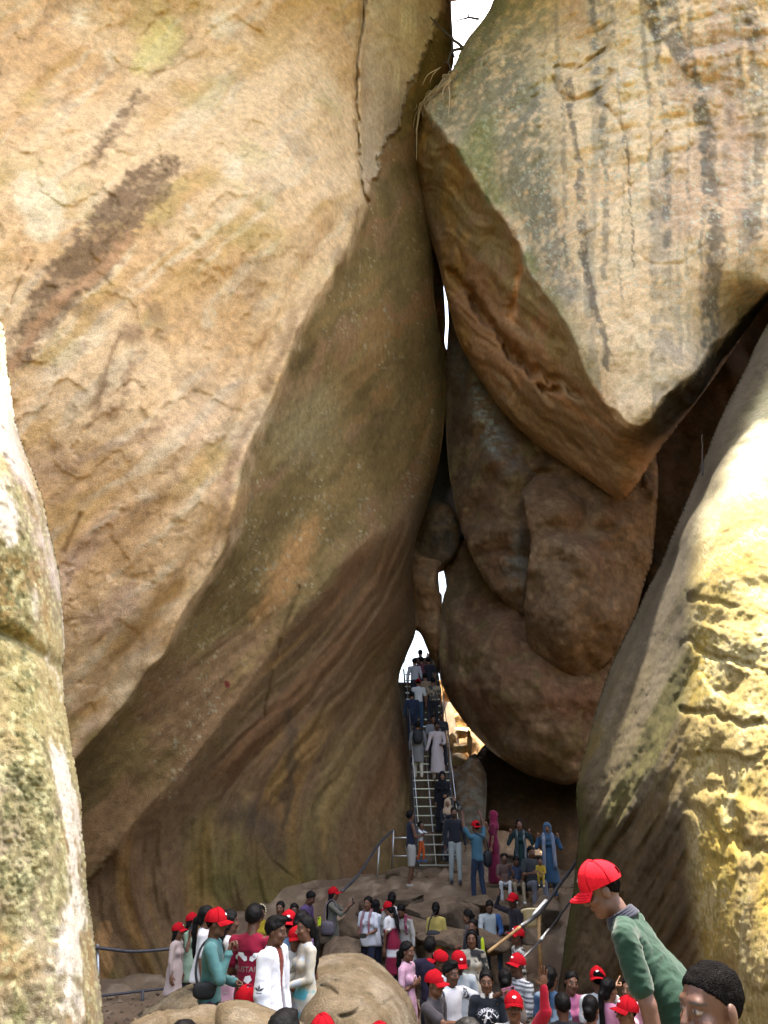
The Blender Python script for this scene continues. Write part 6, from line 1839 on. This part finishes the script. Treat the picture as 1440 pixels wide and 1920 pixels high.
person('baby in a yellow suit held on the seated man’s lap'.replace('’', "'"), 1012, 1597, .72, -10, D=None, base=tuple(wpos(dad, dad['P0'] + np.array((.10, -.27, .06)) - np.array((0, 0, .10)))), pose='sit', seat=.10, sex='m', skin=0, la='lap', ra='lap', top=solid(.42, .28, .03), sleeve=1, bcol=(.42, .28, .03), shoes=(.6, .58, .55), group=G_S, cell=.018)
person('small child in a white top and orange trousers carried at the ladder foot', 787, 1532, .85, 60, base=tuple(wpos(tank, tank['P0'] + np.array((.05, -.28, -.38)))), skin=1, nod=-15, la='fwd', ra='fwd', top=solid(.62, .66, .74), sleeve=.5, bcol=(.55, .10, .02), shoes=(.05, .10, .22), group=G_S, cell=.018)
# on the ladder
person('person in a full black gown and veil descending the ladder', 829, 1446, 1.62, 0, dh=19, floor=ladder_z, sex='f', skin=2, hair=None, hijab=(.006, .006, .010), la='low', ra='down', top=solid(.006, .006, .010), sleeve=1, hem=.4, flare=.08, bottom='gown', bcol=(.006, .006, .010), group=G_LD)
thobe = person('man in a long white robe descending the ladder', 819, 1353, 1.72, 5, dh=20.2, floor=ladder_z, skin=3, top=solid(.50, .44, .45), sleeve=1, hem=.22, flare=.05, la='low', ra=((.25, .1, -1), (.35, .1, -1), 'relax'), bcol=(.5, .45, .45), group=G_LD)
back = person('person in a grey tunic and white trousers with a black backpack climbing', 783, 1353, 1.68, 178, dh=20.2, floor=ladder_z, top=solid(.20, .20, .20), sleeve=.9, hem=.5, bcol=(.5, .46, .38), group=G_LD)
person('woman in a dark top and cap close behind the white robe', 827, 1335, 1.64, 0, dh=20.8, floor=ladder_z, skin=3, hair='bun', sex='f', top=solid(.03, .03, .035), group=G_LD)
person('climber in a white T-shirt, jeans and red cap high on the ladder', 784, 1272, 1.62, 178, dh=21.3, floor=ladder_z, hat='back', top=solid(.55, .55, .55), bcol=(.03, .07, .13), group=G_LD)
person('climber dressed in dark blue left of the jeans', 772, 1296, 1.62, 175, dh=20.9, floor=ladder_z, hair='short', top=solid(.02, .03, .06), sleeve=.9, bcol=(.015, .02, .04), group=G_LD)
person('climber in a patterned brown shirt and black trousers', 812, 1270, 1.66, 178, dh=21.3, floor=ladder_z, top=floral((.30, .24, .17), (.07, .06, .05), 14, .0), sleeve=.5, bcol=BLK, group=G_LD)
person('climber in a pale grey shirt near the top of the ladder', 777, 1234, 1.62, 175, dh=21.8, floor=ladder_z, top=solid(.40, .40, .43), sleeve=.9, group=G_LD)
person('climber in maroon near the ladder top beside the grey shirt', 790, 1231, 1.62, 178, dh=22.0, floor=ladder_z, top=solid(.10, .03, .04), group=G_LD)
person('climber in black at the right edge of the ladder top', 803, 1232, 1.64, 178, dh=22.0, floor=ladder_z, top=solid(.02, .02, .03), group=G_LD)
person('topmost climber in brown silhouetted in the bright opening', 788, 1218, 1.64, 178, dh=22.3, floor=ladder_z, top=solid(.14, .08, .06), group=G_LD)
person('climber in a grey cap and shirt just above the white robe', 812, 1341, 1.64, 10, dh=20.6, floor=ladder_z, skin=1, hair='crop', top=solid(.22, .22, .24), group=G_LD)
person('climber in a tan shirt squeezed between the red cap and the patterned shirt', 797, 1262, 1.64, 176, dh=21.5, floor=ladder_z, top=solid(.25, .17, .11), group=G_LD)
print('people', N_PEOPLE, time.time() - T0)
for p_ in PEOPLE: print('%-60s D=%.2f z=%.2f' % (p_['obj']['label'][:60], p_['loc'][1], p_['loc'][2]))
# ------------------------------------------------------------------ prints on clothes
S_ = must['s']
zc = must['P0'][2]
car = [(-.075, 0), (-.07, .035), (-.045, .042), (-.03, .068), (.03, .068), (.045, .042), (.07, .035), (.075, 0), (.05, -.012), (-.05, -.012)]
shp = [flat_poly([(x + dx, y) for x, y in car]) for dx in (-.088, .088)]
print_on(must, must['shirt'], 'print', shp, 'back', (0, 0, zc + .285 * S_), M_WHITE)
print_on(must, must['shirt'], 'print', [flat_text('MUSTANG', .072)], 'back', (0, 0, zc + .20 * S_), plain_material('grey_print', (.22, .19, .17)))
print_on(must, must['shirt'], 'print', [flat_poly([(-.04, 0), (-.02, .04), (.03, .05), (.05, .01), (.01, -.03)]), flat_poly([(-.06, -.16), (-.03, -.06), (.02, -.05), (.05, -.10), (.0, -.12), (-.02, -.18)])], 'back', (0, 0, zc + .10 * S_), M_WHITE)
# jacket: three stripes and a three-leaf mark on the right sleeve
M_INK = plain_material('black_ink', (.012, .014, .02))
wr, el = jack['WR'][-1], jack['EL'][-1]
cj = np.array((0, (wr[1] + el[1]) / 2, (wr[2] * .7 + el[2] * .3)))
dxy = (wr - el); sl = -dxy[1] / max(abs(dxy[2]), 1e-3)
st = [flat_poly([(dx - .007 + sl * .0, .06), (dx + .007, .06), (dx + .007 + sl * .05, -.06), (dx - .007 + sl * .05, -.06)]) for dx in (-.03, 0, .03)]
print_on(jack, jack['jacket'], 'stripe', st, 'right', cj, M_INK)
leaf = lambda a: [(0.0, 0.0), (.012 * math.cos(a + .9) + .02 * math.cos(a), .012 * math.sin(a + .9) + .02 * math.sin(a)), (.055 * math.cos(a), .055 * math.sin(a)), (.012 * math.cos(a - .9) + .02 * math.cos(a), .012 * math.sin(a - .9) + .02 * math.sin(a))]
print_on(jack, jack['jacket'], 'emblem', [flat_poly(leaf(math.radians(t))) for t in (90, 150, 30)] + [flat_poly([(-.03, -.012), (.03, -.012), (.03, -.018), (-.03, -.018)])], 'right', np.array((0, el[1], el[2] + .03)), M_INK)
# horse print
zc = horse['P0'][2]
print_on(horse, horse['shirt'], 'print', [flat_text('TORREVALLE', .05, .13)], 'front', (0, 0, zc + .345), M_WHITE)
print_on(horse, horse['shirt'], 'print', [flat_poly([(-.07, -.02), (-.05, .03), (-.02, .03), (.0, .07), (.03, .075), (.05, .05), (.035, .03), (.05, .01), (.06, -.05), (.04, -.05), (.03, -.01), (-.02, -.01), (-.03, -.06), (-.05, -.06), (-.045, -.02)])], 'front', (0, 0, zc + .27), M_WHITE)
print_on(wt, wt['shirt'], 'print', [flat_text('DAKT', .05)], 'front', (.03, 0, wt['P0'][2] + .31), M_INK)

# ------------------------------------------------------------------ things people carry
def at_hand(info, k, ext=0.10): return hand_pos(info, k, ext)
def phone(label, info, k, face, col, tilt=0.0, off=(0, 0, 0), size=1.0):
    m = plain_material('phone_case', col, .3, 0, .5, .05)
    v, q, t = box((0, 0, 0), (.075 * size, .010, .155 * size))
    o = mesh_obj('phone', v, [q, t], m, None, smooth=False)
    v, q, t = box((-.018, -.0065, .05), (.028, .004, .032)); part('camera_bump', (v, q, t), M_PHONE, o, smooth=False)
    v, q, t = box((0, .0057, 0), (.068 * size, .002, .145 * size)); part('screen', (v, q, t), M_PHONE, o, smooth=False)
    o.location = [float(x) for x in at_hand(info, k) + np.asarray(off)]
    o.rotation_euler = (0, math.radians(tilt), math.radians(face))
    tag(o, label, 'phone', 'phones in hands')
    return o
phone('mauve phone held up sideways for a group selfie', self_, 1, 10, (.32, .12, .18), 80)
phone('dark phone held flat at the waist of the white T-shirt', wt, -1, -20, (.02, .025, .022), 85, (.08, -.04, .02))
phone('black phone raised by the woman in the olive kurta', ol, -1, 80, (.02, .02, .02), 0)
phone('lime green phone held by the man in purple', PEOPLE[10], -1, 40, (.42, .55, .02), 0, (0, 0, .03))
phone('dark phone at the ear beneath the red cap', i2, -1, 10, (.03, .04, .05), 15)

def bag(label, info, p, r, col, cat='bag', name='shoulder_bag', strap=None):
    m = plain_material('bag_cloth', col, .6, 0, .3, .2, 30, .3)
    v, q = lump((0, 0, 0), r, 14, .10, .8, r[0] * 50)
    e = mesh_obj(name, v, q, m)
    w = wpos(info, p)
    e.location = [float(x) for x in w]; e.rotation_euler = (0, 0, info['obj'].rotation_euler[2])
    v, q, t = box((0, -r[1] * 1.0, r[2] * .35), (r[0] * 1.5, .012, .05)); part('flap', (v, q, t), m, e, smooth=False)
    if strap:
        P_ = smooth_poly(np.array([np.asarray(x) - np.asarray(p) for x in strap]), False, 5)
        part('strap', tube(P_, .013, 6), m, e)
    tag(e, label, cat, 'bags carried by visitors')
    return e
tp = teal['P0']
bag('black waist bag slung across the teal sweatshirt', teal, tp + np.array((-.155, .03, .09)), (.035, .11, .075), (.012, .014, .016), strap=[tp + np.array((-.155, .10, .13)), tp + np.array((-.11, .135, .26)), tp + np.array((.0, .125, .42)), tp + np.array((.07, .045, .50)), tp + np.array((.07, -.09, .44)), tp + np.array((-.05, -.135, .28)), tp + np.array((-.155, -.08, .12))])
bag('grey-mauve shoulder bag hanging on the olive kurta', ol, ol['P0'] + np.array((-.20, .05, .02)), (.06, .15, .13), (.10, .085, .10), strap=[ol['P0'] + np.array((-.2, .12, .1)), ol['P0'] + np.array((-.14, .12, .4)), ol['P0'] + np.array((-.06, .0, .53)), ol['P0'] + np.array((-.13, -.12, .36)), ol['P0'] + np.array((-.2, -.06, .1))])
yk = [p for p in PEOPLE if 'yellow kurta' in p['obj']['label']][0]
bag('black shoulder bag on the back of the yellow kurta', yk, yk['P0'] + np.array((.04, .20, .10)), (.15, .06, .13), (.012, .012, .014), strap=[yk['P0'] + np.array((.15, .19, .2)), yk['P0'] + np.array((.1, .15, .42)), yk['P0'] + np.array((-.02, .10, .55))])
bm = [p for p in PEOPLE if 'blue T-shirt' in p['obj']['label']][0]
bag('black sling bag hanging beside the blue T-shirt', bm, bm['P0'] + np.array((-.26, .05, -.02)), (.10, .08, .18), (.012, .012, .016), strap=[bm['P0'] + np.array((-.26, .1, .15)), bm['P0'] + np.array((-.16, .14, .4)), bm['P0'] + np.array((.08, .05, .55))])
bp = back
bag('black backpack worn over the grey tunic on the ladder', bp, bp['P0'] + np.array((0, .19, .32)), (.16, .10, .22), (.008, .009, .012), 'backpack', 'backpack')
mp = thobe
def held_cap(label, w, rot, scale=1.05):
    cm = cap_meshes()
    o = bpy.data.objects.new('cap', cm['cap']); COL.objects.link(o)
    child('brim', cm['brim'], o); child('emblem', cm['emblem'], o)
    o.location = [float(x) for x in w]; o.rotation_euler = [math.radians(r) for r in rot]; o.scale = (scale,) * 3
    tag(o, label, 'cap', 'caps carried in the hand')
    return o
held_cap('red cap held in the hand below the teal sleeve', wpos(teal, teal['WR'][1] + np.array((-.05, -.10, -.13))), (100, 10, 30), 1.25)
held_cap('red cap held out by the girl in yellow', wpos(yk, yk['WR'][1] + np.array((.02, -.1, 0))), (60, 30, 120), 1.0)

# jasmine garland, hair tie, glasses, earrings: parts of their wearers
def beads(info, name, pts, r, mat):
    v, q, t = join([lump(p, (r, r, r), 7, 0) for p in pts])
    return mesh_obj(name, v, q, mat, info['obj'])
M_JAS = plain_material('jasmine', (.72, .62, .38), .8)
M_GOLD = plain_material('gold', (.7, .42, .08), .3, .9)
beads(yell, 'flower_garland', [yell['hc'] + np.array((.11 * math.cos(a), .09, .02 + .11 * math.sin(a))) for a in np.linspace(-.5, 2.2, 8)], .016, M_JAS)
beads(ear, 'earring', [ear['hc'] + ear['Rh'] @ np.array((.082, .0, -.055))], .012, M_GOLD)
beads(headman, 'earring', [headman['hc'] + headman['Rh'] @ np.array((k * .084, .012, -.045)) for k in (1, -1)], .005, M_GOLD)
def glasses(info, dark=True):
    R_, c = info['Rh'], info['hc']
    m = M_PHONE
    ps = []
    for k in (1, -1):
        ps.append(lump((k * .032, -.103, .004), (.022, .004, .016), 8, 0))
        g = tube([(k * .052, -.098, .008), (k * .078, -.04, .008), (k * .080, .02, .0)], .003, 5); ps.append((g[0], g[1], g[2]))
    g = tube([(-.012, -.106, .008), (.012, -.106, .008)], .003, 5); ps.append(g)
    v, q, t = join(ps)
    return mesh_obj('glasses', v * info['hs'] @ R_.T + c, [q, t], m, info['obj'])
for key in ('wearing sunglasses', 'sunglasses lifting', 'glasses and red cap'):
    for p in PEOPLE:
        if key in p['obj']['label']: glasses(p)
# scarf ends on the white T-shirt, shawl ends on the blue and green women
def scarf(info, col, w=.05, length=.34, xs=(-.07, .08)):
    ps = []
    for x in xs:
        P_ = [info['nb'] + np.array((x * .7, .05, .03)), info['nb'] + np.array((x, -.06, .0)), info['P0'] + info['u'] * .33 * info['s'] + np.array((x * 1.1, -.145, 0)), info['P0'] + info['u'] * (.45 - length) * info['s'] + np.array((x * 1.3, -.15, 0))]
        t = tube(smooth_poly(np.array(P_), False, 5), w * .5, 8); v = t[0]
        ps.append(t)
    v, q, t = join(ps)
    mesh_obj('scarf', v, [q, t], M_CLOTH, info['obj'], floral(col, np.array(col) * .4 + .15, 40, .1)[0](v))
scarf(wt, (.20, .06, .08))
for p in PEOPLE:
    if 'blue shawl' in p['obj']['label']: scarf(p, (.10, .13, .20), .09, .7, (-.10, .10))
    if 'dark green kurta' in p['obj']['label']: scarf(p, (.02, .035, .04), .06, .6, (-.08, .08))
    if 'bending forward' in p['obj']['label']: scarf(p, (.16, .02, .05), .06, .3)

# pale basin on the rocks behind the taped handrail
bs = V(1000, 1724, 11.9)
pr = [(0, -.02), (.13, 0), (.17, .16), (.20, .17), (.20, .19), (.165, .18), (.12, .02), (0, .015)]
nseg = 24
bv = np.array([(r * math.cos(a), r * math.sin(a), z) for r, z in pr for a in np.arange(nseg) * 2 * np.pi / nseg])
ii = np.arange(len(pr) * nseg).reshape(len(pr), nseg)
bq = np.stack([ii[:-1], np.roll(ii[:-1], -1, 1), np.roll(ii[1:], -1, 1), ii[1:]], -1).reshape(-1, 4)
bo = mesh_obj('basin', bv * np.array((1, 1, 1.3)), bq, plain_material('pale_plastic', (.55, .46, .26), .6, 0, .3, .1))
bo.location = bs - Vector((0, 0, .1)); bo.rotation_euler = (math.radians(-18), 0, 0)
tag(bo, 'pale yellow plastic basin behind the taped handrail', 'basin')

# loose stones and grit trodden into the slope: too many to count
rg = np.random.RandomState(21)
pv_, pq_ = [], []
for i in range(1500):
    x = rg.uniform(-4.5, 4.5); y = rg.uniform(9.5, 17.4) if rg.rand() < .7 else rg.uniform(11, 14)
    r = rg.uniform(.012, .05) * (1.8 if rg.rand() < .12 else 1)
    z = float(floor_z(x * K, y * K)) + .10 * float(fbm(np.array((x, y, 0.0)) * .8, 4)) - (.16 if 13.3 < y < 17 else 0)
    o6 = np.array([(1, 0, 0), (-1, 0, 0), (0, 1, 0), (0, -1, 0), (0, 0, .7), (0, 0, -.7)]) * r * rg.uniform(.6, 1.3, (6, 1))
    n = 6 * i
    pv_.append(o6 @ rotz(rg.uniform(0, 6)).T + np.array((x * K, y * K, z + r * .3)))
    pq_ += [(n + a, n + b, n + c) for a, b, c in ((0, 2, 4), (2, 1, 4), (1, 3, 4), (3, 0, 4), (2, 0, 5), (1, 2, 5), (3, 1, 5), (0, 3, 5))]
pv_ = np.concatenate(pv_)
pb = mesh_obj('pebbles', pv_, np.array(pq_), M_ROCK, None, np.tile(np.array((.20, .15, .10)), (len(pv_), 1)) * (1 + .5 * vnoise(pv_ * 3))[:, None], smooth=False)
tag(pb, 'loose pebbles and grit trodden into the brown slope', 'pebbles', kind='stuff')

# ------------------------------------------------------------------ branches and roots
M_BARK = plain_material('dark_bark', (.05, .04, .035), .9, 0, .1, .3, 30, .3)
M_ROOT = plain_material('pale_root', (.42, .31, .21), .9, 0, .1, .3, 30, .3)
M_MOSS = plain_material('dry_moss', (.20, .21, .11), .95, 0, .05, .4, 20)
def twig(label, lines, mat, name='dry_branch', cat='branch'):
    b0 = V(*lines[0][0][0])
    e = None
    parts_ = []
    for k, (pts, r) in enumerate(lines):
        P_ = np.array([np.array(V(*p)) - np.array(b0) for p in pts])
        P_ = smooth_poly(P_, False, 5)
        rr = np.linspace(r, r * .35, len(P_))
        P_ = P_ + .03 * fbm(P_ * 6 + k, 2)[:, None] * np.array((1, 0, 1))
        parts_.append(tube(P_, rr, 6))
    v, q, t = join(parts_[:1])
    e = mesh_obj(name, v, [q, t], mat); e.location = b0
    for pt in parts_[1:]:
        part('side_shoot', pt, mat, e)
    tag(e, label, cat)
    return e
D0 = 15.7
twig('bare dark branch leaning across the sky gap between the giant boulders', [([(868, 90, D0), (848, 72, D0), (832, 58, D0), (806, 32, D0)], .06), ([(815, 40, D0), (812, 46, D0), (809, 48, D0)], .02), ([(814, 38, D0), (818, 34, D0)], .02), ([(848, 96, D0), (848, 70, D0), (845, 45, D0), (842, 25, D0)], .03)], M_BARK)
twig('forked twig standing out on top of the wedged boulder', [([(898, 36, D0), (880, 33, D0), (866, 36, D0), (850, 41, D0)], .05), ([(878, 33, D0), (877, 18, D0), (880, 6, D0)], .035)], M_BARK)
twig('crooked dark stem curling down at the lip of the wedged boulder', [([(866, 91, D0), (850, 95, D0), (842, 110, D0), (842, 124, D0), (846, 136, D0)], .06), ([(842, 116, D0), (830, 117, D0)], .03), ([(850, 100, D0), (854, 112, D0), (852, 124, D0)], .03)], M_BARK)
rng = np.random.RandomState(5)
rl = [([(858, 128, 15.9), (845, 148, 16.1), (822, 168, 16.5), (802, 182, 16.9), (790, 200, 17.2), (783, 228, 17.4), (780, 250, 17.4)], .07), ([(850, 135, 15.8), (842, 152, 16.0), (843, 180, 16.0), (842, 205, 16.0), (841, 222, 16.0)], .04), ([(846, 150, 15.9), (832, 168, 16.0), (831, 196, 16.1)], .03), ([(790, 196, 17.0), (783, 230, 17.1), (781, 270, 17.2), (781, 300, 17.2)], .03), ([(824, 128, 16.3), (805, 138, 16.4), (796, 150, 16.5), (793, 160, 16.5)], .025), ([(826, 126, 16.3), (812, 140, 16.4), (806, 156, 16.5)], .02)]
for i in range(26):
    t = rng.rand(); x = 860 - 78 * t + rng.uniform(-5, 5); y = 125 + 80 * t ** 1.1 + rng.uniform(-6, 6); d = 15.85 + 1.3 * t
    rl.append(([(x, y, d), (x - rng.uniform(2, 10), y + rng.uniform(2, 12), d + .05), (x - rng.uniform(-4, 14), y + rng.uniform(12, 34), d + .05)], .018))
twig('tangle of pale hanging roots creeping down the lip of the wedged boulder', rl, M_ROOT, 'hanging_roots', 'roots')
twig('thin dry sprig rising from the edge of the sunlit boulder', [([(1317, 892, 11.3), (1316, 850, 11.3), (1317, 815, 11.3)], .018), ([(1316, 868, 11.3), (1311, 880, 11.3)], .012), ([(1317, 880, 11.3), (1322, 868, 11.3)], .012)], M_BARK, 'dry_sprig', 'sprig')
twig('tiny sprig low on the edge of the sunlit boulder', [([(1284, 958, 11.2), (1278, 956, 11.2)], .012), ([(1281, 957, 11.2), (1277, 952, 11.2)], .008)], M_BARK, 'dry_sprig', 'sprig')
# moss fringe along the top of the wedged boulder
vs, fs = [], []
lip = smooth_poly(np.array([(930, -10, 15.5), (905, 30, 15.6), (872, 80, 15.8), (850, 125, 16.1)]), False, 20)
for i in range(900):
    p = lip[rng.randint(len(lip))]
    bx, by = p[0] + rng.uniform(-2, 34), p[1] + rng.uniform(-6, 24)
    c = PT(bx, by, p[2] - .12 - rng.rand() * .25)
    a = rng.uniform(0, 6.28); L = rng.uniform(.06, .22); w = .012
    tip = c + np.array((-.5 * L + .4 * L * math.cos(a), .2 * L * math.sin(a), L * rng.uniform(.1, 1)))
    sd = np.array((math.cos(a), math.sin(a), 0)) * w
    n = len(vs); vs += [c - sd, c + sd, tip]; fs.append((n, n + 1, n + 2))
mo = mesh_obj('moss', np.array(vs), np.array(fs), M_MOSS, None, smooth=False)
tag(mo, 'grey-green moss fringe on the top of the wedged boulder', 'moss', kind='stuff')
print('done', time.time() - T0, 'tris', sum(sum(len(p.vertices) - 2 for p in o.data.polygons) for o in []) )
